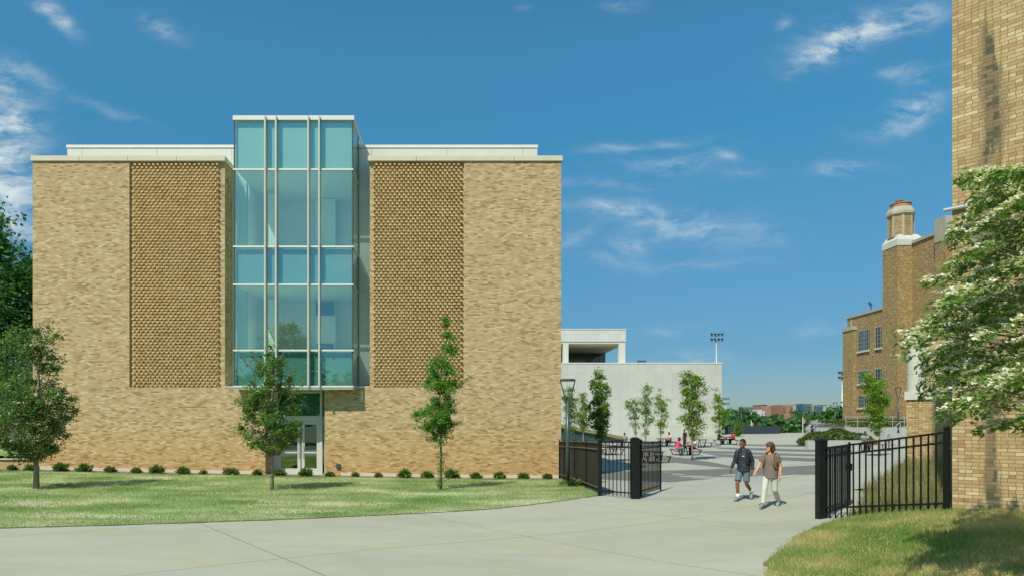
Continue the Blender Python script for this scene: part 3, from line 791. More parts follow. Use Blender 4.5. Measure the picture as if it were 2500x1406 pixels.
# rooms behind the glass
q = MB()
for i in (0, 2, 4): q.box(bx0 + .06, bx1 - .06, ZG + .17, 34.4, rails[i] + .03, rails[i + 1] - .03)
q.split('floor_slab', 'room', nb)
q = MB(); q.box(bx0 + .02, bx0 + .1, ZB + .1, 34.4, rails[0], zt - .2); q.box(bx1 - .1, bx1 - .02, ZB + .1, 34.4, rails[0], zt - .2); q.box(bx0, bx1, 34.4, 34.6, zl, zt - .2); q.box(bx0, bx1, 33.7, 33.9, -.2, zl); q.split('interior_wall', 'room', nb)
q = MB()
for z0, z1 in ((rails[1], rails[2]), (rails[3], rails[4])):
    q.box(-8.9, -8.55, 32.6, 32.8, z0, z1 - .15); q.box(-6.9, -5.9, 33.8, 34.0, z0, z1); 
q.split('partition', 'room', nb)
q = MB(); q.box(-6.85, -5.95, 33.7, 33.78, rails[2] - .72, rails[2] - .08); q.box(-6.8, -6.0, 33.7, 33.78, rails[1] + .1, rails[1] + .75); q.split('wall_board', 'room_blue', nb)
q = MB(); q.box(-6.85, -6.70, 33.4, 33.55, rails[3], rails[3] + 1.25); q.box(-5.75, -5.6, 33.6, 33.8, rails[3], rails[3] + .8); q.box(-5.3, -4.9, 33.6, 33.8, rails[3], rails[3] + .7); q.split('interior_post', 'white_metal', nb)
# entrance
sc = F / ZD
def dx(x): return PX(x, ZD)
zf0 = -.09
q = MB(); q.box(xj0, xj1, ZF - .1, 37.9, -.6, zf0); q.build('threshold', 'stone', nb)
q = MB(); q.box(xj0, xj0 + .02, ZD + .1, 38, zf0, 3.75); q.box(xj1 - .02, xj1, ZD + .1, 38, zf0, 3.75); q.split('lobby_wall', 'lobby_tint', nb)
zh = PZ(1021, ZD)
q = MB()
q.box(dx(662), dx(678), ZD, ZD + .1, zf0, 3.76); q.box(dx(678), dx(786), ZD, ZD + .1, zh - .12, zh + .12); q.box(dx(781), dx(787), ZD - .01, ZD + .11, zf0, 3.76); q.box(dx(792), xj1 + .3, ZD, ZD + .1, zf0, 3.76)
q.box(dx(678), dx(781), ZD, ZD + .1, 3.68, 3.76)
q.build('door_frame', 'grey_door', nb)
for a, b in ((678, 734), (735.5, 781)):
    X0, X1 = dx(a) + .01, dx(b) - .01
    d = MB(); z0, z1 = zf0 + .02, zh - .13; st = .14
    d.box(X0, X0 + st, ZD + .02, ZD + .08, z0, z1); d.box(X1 - st, X1, ZD + .02, ZD + .08, z0, z1)
    d.box(X0 + st, X1 - st, ZD + .02, ZD + .08, z0, z0 + .28); d.box(X0 + st, X1 - st, ZD + .02, ZD + .08, z1 - .14, z1); d.box(X0 + st, X1 - st, ZD + .01, ZD + .05, z0 + .98, z0 + 1.05)
    do = d.build('door', 'grey_door', nb)
    g1 = MB(); g1.box(X0 + st, X1 - st, ZD + .045, ZD + .06, z0 + .28, z1 - .14); g1.build('pane', 'glass_door', do)
    h = MB(); hx = X1 - .07 if a < 700 else X0 + .07
    h.tube([(hx, ZD + .02, z0 + .8), (hx, ZD - .05, z0 + .82), (hx, ZD - .05, z0 + 1.35), (hx, ZD + .02, z0 + 1.37)], .014, 8); h.build('handle', 'steel', do)
q = MB(); q.box(dx(678), dx(781), ZD + .04, ZD + .06, zh + .12, 3.68); q.box(dx(787), dx(792), ZD + .04, ZD + .06, zf0, 3.7); q.box(dx(662) - .4, dx(662), ZD + .04, ZD + .06, zf0, 3.7); q.split('transom_window', 'glass_entry', nb)
q = MB(); q.box(PX(821, ZF), PX(831, ZF), ZF - .08, ZF, PZ(1142, ZF), PZ(1131, ZF)); q.build('wall_box', 'lamp_grey', nb, bevel=.01)
q = MB(); q.tube([(PX(545, ZF), ZF, PZ(1141, ZF)), (PX(545, ZF), ZF - .12, PZ(1141, ZF)), (PX(543, ZF), ZF - .16, PZ(1146, ZF))], .03, 8); q.build('hose_tap', 'steel', nb)
q = MB(); q.box(XL - .02, XR_ + .02, ZF - .03, ZF, -.6, 0); 
# wall footing strip that follows grade
ft = MB()
for i in range(24):
    a = XL + (XR_ - XL) * i / 24; b = XL + (XR_ - XL) * (i + 1) / 24
    if b > xj0 and a < xj1: continue
    za, zb = g(a, ZF) + .16, g(b, ZF) + .16
    y0, y1 = ZF - .035, ZF + .0
    ft.q((a, y0, za - .5), (b, y0, zb - .5), (b, y0, zb), (a, y0, za)); ft.q((a, y0, za), (b, y0, zb), (b, y1, zb), (a, y1, za))
ft.split('footing', 'stone', nb)
# ================================================================== WHITE HALL
ZH = 88.
hall = thing('white_hall', 'long white panelled hall behind the plaza with an open roof terrace', 'building', (20, ZH + 6, 1))
hx1 = PX(1762, ZH); ht = PZ(887, ZH)
q = MB(); q.box(2, hx1, ZH, ZH + 26, -.5, ht); q.build('panel_wall', 'hall_panel', hall)
q = MB(); q.box(1.98, hx1 + .06, ZH - .05, ZH + 26.06, ht, ht + .12); q.split('roof_edge', 'white_metal', hall)
q = MB(); q.box(2, hx1 + .02, ZH - .02, ZH - .002, .3, PZ(1064, ZH)); q.build('plinth', 'conc_wall', hall)
Z2 = 90.; ux1 = PX(1528, Z2)
q = MB(); q.box(6, ux1, Z2, Z2 + 14, PZ(833, Z2), PZ(804, Z2)); q.build('upper_fascia', 'hall_fascia', hall)
q = MB(); q.box(5.95, ux1 + .06, Z2 - .06, Z2 + 14.06, PZ(804, Z2), PZ(804, Z2) + .1); q.box(6.1, ux1 - .05, Z2 + .12, Z2 + 13.9, PZ(838, Z2), PZ(833, Z2)); q.split('upper_roof_edge', 'white_metal', hall)
q = MB(); q.box(6.2, ux1 - .2, Z2 + .2, Z2 + 13.8, PZ(838.3, Z2) - .03, PZ(838, Z2)); q.build('soffit', 'soffit', hall)
for a, b in ((1375, 1388), (1511, 1527)):
    q = MB(); q.box(PX(a, Z2), PX(b, Z2), Z2 + .05, Z2 + .8, ht, PZ(838, Z2)); q.build('column', 'white_panel', hall)
q = MB()
for a, b in ((1340, 1409), (1410, 1432), (1433, 1463), (1464, 1478)): q.box(PX(a, 101.5), PX(b, 101.5), 101.5, 102.5, ht, PZ(838, Z2) - .03)
q.split('terrace_window', 'dark_glass', hall)
# low glazed pavilion with a sloping roof beside the hall
pv = thing('glazed_pavilion', 'low dark glazed entrance with a sloping olive roof edge beside the white hall', 'building', (12, 80, .6))
Zp = 74.; a0, a1 = P(1330, 1026, Zp), P(1532, 1067, Zp)
q = MB(); q.loft([[(a0.x, Zp - .3, a0.z - .45), (a0.x, Zp + 8, a0.z - .45), (a0.x, Zp + 8, a0.z), (a0.x, Zp - .3, a0.z)], [(a1.x, Zp - .3, a1.z - .3), (a1.x, Zp + 8, a1.z - .3), (a1.x, Zp + 8, a1.z), (a1.x, Zp - .3, a1.z)]]); q.build('roof', 'olive', pv)
q = MB(); q.q((a0.x, Zp, -.3), (a1.x - .4, Zp, .3), (a1.x - .4, Zp, a1.z - .25), (a0.x, Zp, a0.z - .45)); q.q((a0.x, Zp + 7, -.3), (a0.x, Zp, -.3), (a0.x, Zp, a0.z - .45), (a0.x, Zp + 7, a0.z - .45)); q.build('glazing', 'teal_glass', pv)
q = MB()
for k in range(9):
    t = k / 8.; x = a0.x + (a1.x - .5 - a0.x) * t; q.box(x - .05, x + .05, Zp - .07, Zp - .003, -.3 + .6 * t, a0.z + (a1.z - a0.z) * t - .35)
q.split('mullion', 'flood', pv)
# ================================================================== OLD SCHOOL WING (right, far)
XO = 46.
old = thing('school_wing', 'old brown brick school wing with gridded windows and a tall octagonal chimney', 'building', (50, 72, 2.3))
def zz(x): return XO * F / (x - CX)
rw, rm = 14.7, 20.4
q = MB(); q.box(XO, 64, 70.5, 80., -1, rw); q.box(XO, 64, 46, 70.5, -1, rm); q.box(44.5, XO + 1.2, 68.6, 71., -1, 20.3)
q.box(XO - .4, XO + .5, 78.2, 80.25, -1, 13.2)
for z in (72.9, 75.05): q.box(XO - .14, XO + .1, z - .45, z + .45, -1, 13.6)
for z in (50.5, 57., 63.9): q.box(XO - .55, XO + .5, z - .7, z + .7, -1, 19.4)
q.build('wall', 'brick_old', old)
q = MB(); q.box(XO - .12, 64, 70.6, 80.1, rw, rw + .25); q.box(XO - .15, 64, 46, 68.55, rm, rm + .28); q.box(XO - .5, XO + .6, 78.1, 80.35, 13.2, 13.6)
q.box(XO - .03, XO + .02, 79.0, 79.35, 13.65, rw - .02)
for z in (50.5, 57., 63.9): q.box(XO - .6, XO + .5, z - .75, z + .75, 19.4, 21.6)
q.build('coping', 'stone_old', old)
ci = MB(); cx, cy = 45.6, 69.8
ci.loft([[(44.45, 68.55, 20.3), (47.2, 68.55, 20.3), (47.2, 71.05, 20.3), (44.45, 71.05, 20.3)], [(44.45, 68.55, 20.9), (47.2, 68.55, 20.9), (47.2, 71.05, 20.9), (44.45, 71.05, 20.9)], [(44.75, 68.8, 21.45), (46.6, 68.8, 21.45), (46.6, 70.8, 21.45), (44.75, 70.8, 21.45)]])
ci.build('chimney_base', 'stone_white', old)
c = MB(); c.lathe((cx, cy), [(1.14, 21.3), (1.14, 23.5)], 8, R(22.5)); ch = c.build('chimney', 'brick_old', old)
c = MB()
for k in range(8):
    a = R(22.5 + 45 * k); c.box(-.09, .06, -.10, .10, 21.3, 23.5, Matrix.Translation((cx + 1.1 * math.cos(a), cy + 1.1 * math.sin(a), 0)) @ Matrix.Rotation(a, 4, 'Z'))
c.build('quoin', 'stone_old', ch)
c = MB(); c.lathe((cx, cy), [(1.15, 23.45), (1.32, 23.6), (1.32, 23.85), (1.1, 24.3), (.9, 24.4)], 8, R(22.5)); c.build('chimney_cap', 'stone_old', ch)
c = MB(); c.lathe((cx, cy), [(.88, 24.4), (.88, 24.72), (.96, 24.74), (.96, 24.82), (.8, 24.82)], 20); c.build('flue_ring', 'terracotta', ch)
c = MB(); c.lathe((cx - .15, cy), [(.30, 24.7), (.30, 25.05), (.36, 25.06), (.36, 25.14), (.2, 25.14)], 14); c.build('flue_pot', 'copper', ch)
def gridwin(za, zb, z0, z1, ncol, nrow):
    q = MB(); q.box(XO - .02, XO + .02, za, zb, z0, z1); wo = q.build('window', 'dark_glass', old)
    f = MB()
    for i in range(ncol + 1):
        y = za + (zb - za) * i / ncol; t = .07 if i in (0, ncol) else .026 if i != ncol // 2 else .06
        f.box(XO - .06, XO - .021, y - t / 2, y + t / 2, z0, z1)
    for i in range(nrow + 1):
        z = z0 + (z1 - z0) * i / nrow; t = .08 if i in (0, nrow) else .03
        f.box(XO - .055, XO - .022, za, zb, z - t / 2, z + t / 2)
    f.build('frame', 'steel', wo)
    s = MB(); s.box(XO - .16, XO + .02, za - .12, zb + .12, z0 - .18, z0 - .04); s.split('sill', 'stone', wo)
for za, zb in ((75.5, 77.8), (72.0, 74.6)):
    gridwin(za, zb, 10.65, 12.95, 6, 5); gridwin(za, zb, 6.97, 8.4, 6, 3)
gridwin(75.5, 77.8, 4.26, 5.64, 6, 3)
q = MB(); q.tube([(XO - .08, 71.3 - 3.4, 5.1), (XO - .08, 60, 5.1)], .06, 6); q.tube([(XO - .1, 66.4, 5.1), (XO - .1, 66.4, 3.2)], .05, 6); q.build('conduit', 'copper', old)
q = MB(); q.box(XO - .5, XO - .1, 65.0, 65.5, 4.2, 5.0); q.build('wall_lantern', 'ac', old)
fl = MB(); fp = Vector((XO + .1, 75.6, rw + .25)); fl.tube([fp, fp + Vector((0, 0, .5))], .05, 6); fl.box(-.3, .3, -.12, .12, -.22, .22, Matrix.Translation(fp + Vector((-.1, 0, .72))) @ Matrix.Rotation(R(60), 4, 'Z') @ Matrix.Rotation(R(-35), 4, 'X')); fl.build('roof_floodlight', 'flood', old)
# ================================================================== NEAR BRICK TOWER AND BAY
C0 = Vector((9.40, 12.9)); dn_ = Vector((.648, -.761)); dp = Vector((.761, .648))
tw = thing('brick_tower', 'weathered tan brick tower at the right edge, streaked with dark stains', 'building', (C0.x + 2, C0.y + 1, .5))
def tpt(s, t): q = C0 + dn_ * s + dp * t; return (q.x, q.y)
zc1 = PZ(516, 12.9)
q = MB(); q.prism([tpt(0, 0), tpt(6, 0), tpt(6, 6), tpt(0, 6)], -.6, 20); tob = q.build('wall', 'brick_near', tw)
me = tob.data
u0 = (C0.x * dn_.x + C0.y * dn_.y)
for d in me.uv_layers[0].data: pass
q = MB(); a, b = tpt(-.12, -.05), tpt(2.5, -.05)
q.tube([(a[0], a[1], zc1 + .03), (b[0], b[1], zc1 + .03)], .035, 8); q.build('flashing', 'steel', tw)
bay2 = thing('brick_bay', 'low brick bay with a white rounded stone pier, between the fence and the old wing', 'building', (18, 27, .8))
ZY = 25.
q = MB(); q.prism([(16.54, 25.), (19.1, 22.), (25, 25), (21.1, 28.9)], -.4, 3.12); q.prism([(17.15, 24.86), (19.4, 22.22), (24.5, 25), (21.2, 28.4)], 3.12, 5.62); q.build('wall', 'brick_bay', bay2)
q = MB(); q.prism([(16.46, 24.99), (19.1, 21.9), (25.1, 25), (21.1, 29.)], 3.12, 3.42); q.prism([(17.06, 24.85), (19.4, 22.1), (24.6, 25), (21.2, 28.5)], 5.62, 5.85); q.split('stone_band', 'stone_white', bay2)
q = MB(); q.lathe((16.88, 24.96), [(.29, 3.42), (.29, 4.0), (.28, 4.01), (.28, 4.03), (.29, 4.04), (.29, 4.62), (.28, 4.63), (.28, 4.65), (.29, 4.66), (.29, 5.3), (.2, 5.4)], 56); q.build('round_pier', 'stone_white', bay2)
# ================================================================== FENCES AND GATES
def picket(a, b, z0a, z0b, ht_, n, name, label, cat, posts=(), rails_=(0.0, .17, -.16), mat='black', latch=False, bw=.022, postlist=(), ptop=.14):
    a, b = Vector(a), Vector(b); root = thing(name, label, cat, (a.x, a.y, z0a))
    d = (b - a).normalized()
    r = MB()
    for off in rails_:
        if off >= 0: za, zb = z0a + ht_ - off, z0b + ht_ - off
        else: za, zb = z0a - off, z0b - off
        r.bar((a.x, a.y, za), (b.x, b.y, zb), .032, .04)
    r.split('rail', mat, root)
    k = MB()
    for i in range(n):
        t = (i + .5) / n; p = a.lerp(b, t); z0 = z0a + (z0b - z0a) * t
        k.bar((p.x, p.y, z0 + .04), (p.x, p.y, z0 + ht_), bw, bw, up=(d.x, d.y, 0))
    k.build('pickets', mat, root)
    for (pp, w, z0, z1) in postlist:
        m = MB(); m.box(pp[0] - w / 2, pp[0] + w / 2, pp[1] - w / 2, pp[1] + w / 2, z0, z1); m.box(pp[0] - w / 2 - .012, pp[0] + w / 2 + .012, pp[1] - w / 2 - .012, pp[1] + w / 2 + .012, z1, z1 + .025)
        m.loft([[(pp[0] + sx * w * k_, pp[1] + sy * w * k_, z1 + .025 + dz) for sx, sy in ((-.5, -.5), (.5, -.5), (.5, .5), (-.5, .5))] for k_, dz in ((1, 0), (.55, .045))])
        m.build('post', mat, root, bevel=.006)
    if latch:
        l = MB(); p = b - d * .02; l.box(p.x - .06, p.x + .05, p.y - .05, p.y + .05, z0b + .92, z0b + 1.10); l.build('latch', mat, root)
    return root
pgl = G(1550, 1216); gl0 = (pgl.x, pgl.y)
pcn = (4.62, 21.75)
zA = g(*pcn)
picket(pcn, gl0, zA, pgl.z, 1.72, 9, 'picket_fence', 'short black picket panel between the dark screened fence and the left gate post', 'fence',
       postlist=((pcn, .11, zA - .1, zA + 1.75), (gl0, .24, pgl.z - .1, pgl.z + 1.80)))
hl = (gl0[0] + .2, gl0[1] + .06); el = (6.98, 23.15)
picket(hl, el, pgl.z + .06, pgl.z + .04, 1.64, 15, 'gate', 'open black gate leaf hinged on the left post, in front of picnic tables', 'gate', postlist=((hl, .07, pgl.z + .04, pgl.z + 1.74), (el, .05, pgl.z + .04, pgl.z + 1.70)), bw=.026)
pgr = G(2005, 1268); gr0 = (pgr.x, pgr.y); gr1 = (9.36, 12.96)
z1 = .42
picket(gr0, gr1, pgr.z, z1, 1.62, 19, 'picket_fence', 'sloping black picket panel from the right gate post to the brick tower', 'fence', rails_=(0., .19, -.27),
       postlist=((gr0, .19, pgr.z - .1, pgr.z + 1.78), ((9.36, 12.98), .075, z1 - .2, z1 + 1.68)), bw=.024)
hr = (gr0[0] + .10, gr0[1] + .12); er = (hr[0] + 1.62, hr[1] + 1.75)
picket(hr, er, pgr.z + .06, pgr.z + .08, 1.55, 16, 'gate', 'open black gate leaf swung back behind the right picket panel', 'gate', latch=True, postlist=((hr, .06, pgr.z + .05, pgr.z + 1.66), (er, .05, pgr.z + .05, pgr.z + 1.66)), bw=.026)
sf = thing('screened_fence', 'black fence lined with dark privacy mesh beside the brick corner', 'fence', (4.68, 26, -.1))
ys = [22.0, 24.3, 26.7, 29.2, 30.5]
for i, (ya, yb) in enumerate(zip(ys[:-1], ys[1:])):
    za, zb = g(4.66, ya), g(4.68, yb)
    q = MB(); q.loft([[(4.70, ya + .05, za + .10), (4.72, ya + .05, za + .10), (4.72, ya + .05, za + 1.66), (4.70, ya + .05, za + 1.66)], [(4.70, yb - .05, zb + .10), (4.72, yb - .05, zb + .10), (4.72, yb - .05, zb + 1.66), (4.70, yb - .05, zb + 1.66)]]); q.build('mesh_panel', 'screen', sf)
    q = MB(); q.bar((4.68, yb, zb - .1), (4.68, yb, zb + 1.74), .055); q.build('post', 'black', sf)
    q = MB(); q.bar((4.67, ya, za + 1.68), (4.67, yb, zb + 1.68), .03, .03); q.bar((4.67, ya, za + 1.46), (4.67, yb, zb + 1.46), .03, .035); q.bar((4.67, ya, za + .22), (4.67, yb, zb + .22), .03, .03); q.split('rail', 'tan_rail', sf)
# ================================================================== LAMPS
def lamp_proto(loc, label, H=4.0, yaw=0.):
    r = thing('street_lamp', label, 'lamp', loc, yaw, 'plaza lamps'); x, y, z = loc
    q = MB(); q.lathe((x, y), [(.12, z - .02), (.12, z + .03), (.075, z + .05)], 16); q.build('base_plate', 'lamp_grey', r)
    q = MB(); q.tube([(x, y, z), (x, y, z + H - .82)], [.072, .062], 14); q.build('pole', 'lamp_grey', r, sm=True)
    zt_ = z + H
    for s in (-1, 1):
        q = MB(); q.tube([(x + s * .02, y, z + H - .95), (x + s * .075, y, z + H - .78), (x + s * .25, y, zt_ - .12), (x + s * .262, y, zt_ - .03)], [(.03, .03), (.026, .045), (.022, .045), (.022, .045)], 8, hint=(0, 1, 0)); q.build('arm', 'lamp_grey', r, sm=True)
    q = MB(); q.lathe((x, y), [(.25, zt_ - .045), (.29, zt_ - .04), (.30, zt_), (.27, zt_ + .03)], 28); q.build('lamp_head', 'lamp_grey', r)
    q = MB(); q.lathe((x, y), [(.20, zt_ - .058), (.23, zt_ - .046)], 24); q.build('lens', 'lamp_led', r)
    return r
l0 = G(1386, 1187)
lp = lamp_proto(tuple(l0), 'charcoal lamp post with a ring head standing on the lawn at the brick corner', 3.98)
def lampat(px, ytop, label, H=4.0, ybase=None):
    if ybase is None:
        Z = 60.
        for _ in range(40):
            z = g(PX(px, Z), Z); Z = .5 * Z + .5 * F * (z + H - EYE) / (HY - ytop)
        loc = onground(px, Z)
    else:
        Z = F * H / (ybase - ytop); loc = Vector((PX(px, Z), Z, PZ(ybase, Z)))
    return dup(lp, loc, random.uniform(-.1, .1), label, group='plaza lamps')
lampat(1500, 997, 'lamp post behind the left gate, in front of the white hall wall')
lampat(1707, 992, 'lamp post partly inside the bushy plaza tree near the pink shirted woman')
lb = lampat(1810, 992, 'lamp post with a dark banner, rising behind the two walkers')
lampat(2039, 982, 'lamp post in front of the green planted mound')
lampat(2193, 946, 'taller lamp post on the terrace right of the lime green tree', 4.0, 1056)
lampat(2172, 954, 'lamp post close to the old brick wing, left of the taller terrace lamp', 4.0, 1032)
q = MB(); v = wloc(lb); q.box(v.x - .36, v.x - .12, v.y - .02, v.y + .02, v.z + 1.5, v.z + 4.0); q.build('banner', 'fence_dark', lb)
# stadium floodlight masts
def mast(px, ytop, Z, label, zb, rows=2, cols=4, wide=34):
    x = PX(px, Z); zt_ = PZ(ytop, Z); r = thing('floodlight_mast', label, 'floodlight', (x, Z, zb), 0, 'sports field floodlights')
    q = MB(); q.tube([(x, Z, zb), (x, Z, zt_)], [.34, .16], 10); q.build('pole', 'steel', r, sm=True)
    W = wide / F * Z; rh = 12 / F * Z
    q = MB()
    for k in range(rows): q.box(x - W / 2, x + W / 2, Z - .12, Z + .12, zt_ - k * rh - .1, zt_ - k * rh)
    q.split('crossarm', 'steel', r)
    for k in range(rows):
        for c_ in range(cols):
            xx = x - W / 2 + W * (c_ + .5) / cols
            q = MB(); q.box(-W / cols * .26, W / cols * .26, -.25, .25, -.2, .2, Matrix.Translation((xx, Z - .3, zt_ - k * rh + .3)) @ Matrix.Rotation(R(24), 4, 'X')); q.build('floodlight', 'flood', r)
mast(1749, 819, 160., 'tallest floodlight mast, rising over the right end of the white hall', -9.)
mast(2056, 912, 170., 'floodlight mast beside the old brick wing, above the woods', -9., 2, 4, 24)
mast(1772, 974, 300., 'distant floodlight mast just right of the white hall', -9., 2, 4, 18)
mast(1566, 884, 190., 'floodlight rack just showing above the white hall roof', -9., 1, 5, 22)
# ================================================================== TREES
def profile(outl, ybase, xbase, Z):
    sc_ = F / Z
    o = sorted(((ybase - y) / sc_, (xl - xbase) / sc_, (xr - xbase) / sc_) for y, xl, xr in outl)
    return np.array(o)
def tree(name, label, base, prof, nclu, nleaf, lsize, leafmat, barkmat, tr=.06, sig=.22, group=None, cat='tree', asp=.55, up=.35, droop=None, limb_low=None, rise=.45, depth=.95, shell=.55, vis_limbs=1.0):
    bx, by, bz = base; r = thing(name, label, cat, base, 0, group)
    H = prof[:, 0]; hmin, hmax = H[0], H[-1]
    def at(h): return np.interp(h, H, prof[:, 1]), np.interp(h, H, prof[:, 2])
    t = MB(); pts = []; rad = []
    for k in range(9):
        f = k / 8.; h = hmax * .97 * f; l, rr = at(max(h, hmin)); c = (l + rr) / 2 * min(1, max(0, (h - hmin) / (hmax - hmin) * 1.2))
        pts.append(Vector((bx + c * .85 + random.uniform(-1, 1) * .02 * hmax * f * (1 - f), by + random.uniform(-1, 1) * .02 * hmax * f, bz + h - (.08 if k == 0 else 0)))); rad.append(tr * (1 - f) ** .8 * (1.25 if k == 0 else 1) + .006)
    t.tube(pts, rad, 9); 
    def trunk(h):
        f = max(0, min(.999, h / (hmax * .97))) * 8; i = int(f); return pts[i].lerp(pts[i + 1], f - i), rad[i] * (1 - (f - i)) + rad[i + 1] * (f - i)
    cl = []
    wts = np.array([max(.03, at(h)[1] - at(h)[0]) for h in np.linspace(hmin, hmax, 40)]) ** 1.6; wts /= wts.sum()
    hs = np.linspace(hmin, hmax, 40)
    for k in range(nclu):
        h = float(rng.choice(hs, p=wts)) + rng.uniform(-.5, .5) * (hmax - hmin) / 40
        l, rr = at(h); hw = (rr - l) / 2; c = (l + rr) / 2
        a = rng.uniform(0, 6.283); q = (shell + (1 - shell) * rng.uniform()) if rng.uniform() < .7 else rng.uniform() ** .5 * shell
        cl.append(Vector((bx + c + math.cos(a) * hw * q * .93, by + math.sin(a) * hw * q * depth, bz + h)))
    lb_ = MB()
    for ci_, c in enumerate(cl):
        if ci_ % 3 == 2: continue
        h0 = max(limb_low if limb_low is not None else hmin * .9, (c.z - bz) - (abs(c.x - pts[0].x) + abs(c.y - by)) * (1. + rise) - .2)
        s, sr = trunk(h0); m = s.lerp(c, .5) + Vector((random.uniform(-.1, .1), random.uniform(-.1, .1), -.06 * (c - s).length + random.uniform(-.05, .05)))
        lb_.tube([s, m, c], [min(.03, max(.006, sr * .22)), min(.016, max(.004, sr * .12)), .002], 4)
    t.v += []; n0 = len(t.v); t.v += lb_.v; t.f += [tuple(i + n0 for i in f) for f in lb_.f]; t.mi += lb_.mi
    t.build('trunk', barkmat, r, sm=True)
    C = np.array([tuple(c) for c in cl]); idx = rng.integers(0, len(C), nleaf)
    sg = sig * rng.uniform(.55, 1.25, len(C))[idx][:, None]
    Lc = C[idx] + rng.normal(size=(nleaf, 3)) * sg * np.array([1, 1, .75])
    # leaves along the limbs
    mesh_np('crown', leaves(Lc, lsize, up, asp, droop), 4, leafmat, r)
    return r
def tp(x, y): return G(x, y)
# three young trees on the lawn
b1 = tp(88, 1193)
tree('lawn_tree', 'dark glossy young tree on the lawn at the left edge of the brick wall', b1, profile([(785, 95, 120), (815, 60, 145), (850, 48, 152), (890, 38, 150), (925, 30, 160), (960, 25, 178), (985, 15, 188), (1010, -20, 172), (1040, -35, 160), (1070, -30, 172), (1095, 0, 160), (1118, 50, 125)], 1193, 88, b1.y), 185, 12500, .125, 'leaf_oak', 'bark_pale', .085, .125, asp=.42, shell=.5)
b2 = tp(664, 1196)
tree('lawn_tree', 'bushy young tree on the lawn in front of the entrance doors', b2, profile([(848, 640, 668), (880, 622, 694), (910, 610, 712), (940, 600, 735), (970, 588, 728), (1000, 585, 735), (1030, 575, 742), (1055, 566, 740), (1080, 585, 722), (1105, 640, 700)], 1196, 664, b2.y), 150, 10500, .105, 'leaf_live', 'bark_pale', .06, .105, asp=.5, shell=.5)
b3 = tp(1076, 1196)
t3 = tree('lawn_tree', 'slender feathery young tree on the lawn below the right brick screen', b3, profile([(783, 1086, 1098), (830, 1080, 1112), (868, 1062, 1124), (900, 1038, 1118), (935, 1030, 1135), (970, 1034, 1100), (1005, 1012, 1118), (1030, 1008, 1120), (1055, 1045, 1100), (1075, 1066, 1084)], 1196, 1076, b3.y), 75, 6500, .15, 'leaf_fern', 'bark', .042, .12, asp=.26, droop=(.15, 0, -.35), shell=.45)
def sprig(tr_, pts_px, base, n, sig, size, mat, asp, zj=.3, bark='bark', nm='side_branch'):
    """extra reaching branches with leaves"""
    Z = base.y
    for p0, p1 in pts_px:
        a = P(p0[0], p0[1], Z); b = P(p1[0], p1[1], Z + random.uniform(-zj, zj)); m = a.lerp(b, .55) + Vector((0, 0, -.1))
        q = MB(); q.tube([a, m, b], [.016, .011, .004], 6); br = q.build(nm, bark, tr_, sm=True)
        f = rng.uniform(.35, 1.05, n)[:, None]
        C = np.array(a) * (1 - f) ** 2 + 2 * np.array(m) * f * (1 - f) + np.array(b) * f ** 2 + rng.normal(size=(n, 3)) * sig
        o = mesh_np('sprig_leaves', leaves(C, size, .3, asp), 4, mat, tr_); o.parent = br
sprig(t3, [((1078, 1052), (1000, 1012)), ((1080, 1050), (1008, 1040)), ((1082, 1045), (1126, 1025)), ((1090, 960), (1146, 922)), ((1076, 1060), (1040, 1072))], b3, 130, .055, .11, 'leaf_fern', .22)
q = rng.uniform(0, 1, (320, 1)); cc = np.array(P(1077, 1100, b3.y)) * (1 - q) + np.array(P(1075, 1188, b3.y)) * q + rng.normal(size=(320, 3)) * np.array([.09, .09, .05])
mesh_np('trunk_shoots', leaves(cc, .12, .2, .24, (0, 0, -.5)), 4, 'leaf_fern', t3)
t2 = [o for o in COL.objects if o.name.startswith('lawn_tree') and o.get('label', '').startswith('bushy')][0]
sprig(t2, [((640, 920), (578, 858)), ((655, 900), (612, 862)), ((690, 985), (742, 930)), ((670, 900), (690, 872)), ((700, 960), (716, 900)), ((620, 1060), (566, 1050)), ((620, 1000), (575, 975))], b2, 110, .07, .075, 'leaf_live', .5)
# plaza trees
def ptree(label, xb, yb, outl, n=3000, mat='leaf_maple', Z=None, nclu=60, ls=.12, sig=.2, bark='bark_pale'):
    base = onground(xb, Z) if Z else tp(xb, yb)
    pr = profile(outl, HY + (EYE - base.z) * F / base.y, xb, base.y)
    return tree('plaza_tree', label, base, pr, int(nclu * 1.15), int(n * 1.05), ls * 1.25, mat, bark, .05, sig * .85, rise=1.6, shell=.35, up=.2)
ptree('tall dense upright plaza tree behind the screened fence', 1463, 0, [(896, 1455, 1472), (925, 1444, 1478), (960, 1438, 1488), (1000, 1434, 1492), (1030, 1440, 1488), (1060, 1446, 1482), (1080, 1456, 1472)], 5200, 'leaf_maple', 44, 100, .12, .17)
ptree('plaza tree half hidden by the near lamp post at the brick corner', 1388, 0, [(942, 1380, 1398), (975, 1366, 1412), (1015, 1368, 1410), (1045, 1374, 1404), (1058, 1382, 1396)], 2600, 'leaf_maple', 62, 55, .13, .22)
ptree('light plaza tree between the near lamp post and the tall upright tree', 1424, 0, [(962, 1415, 1432), (990, 1404, 1444), (1020, 1404, 1444), (1045, 1412, 1436), (1058, 1418, 1430)], 2200, 'leaf_maple', 66, 50, .13, .22)
ptree('sparse plaza tree left of the pair in front of the white hall', 1552, 0, [(966, 1530, 1548), (990, 1524, 1562), (1020, 1534, 1566), (1045, 1545, 1565), (1062, 1550, 1560)], 1300, 'leaf_maple', 74, 45, .13, .2)
ptree('wider airy plaza tree in the middle of the white hall wall', 1576, 0, [(937, 1570, 1592), (960, 1552, 1594), (990, 1556, 1598), (1020, 1560, 1600), (1050, 1562, 1590), (1062, 1566, 1584)], 2100, 'leaf_maple', 72, 60, .13, .22)
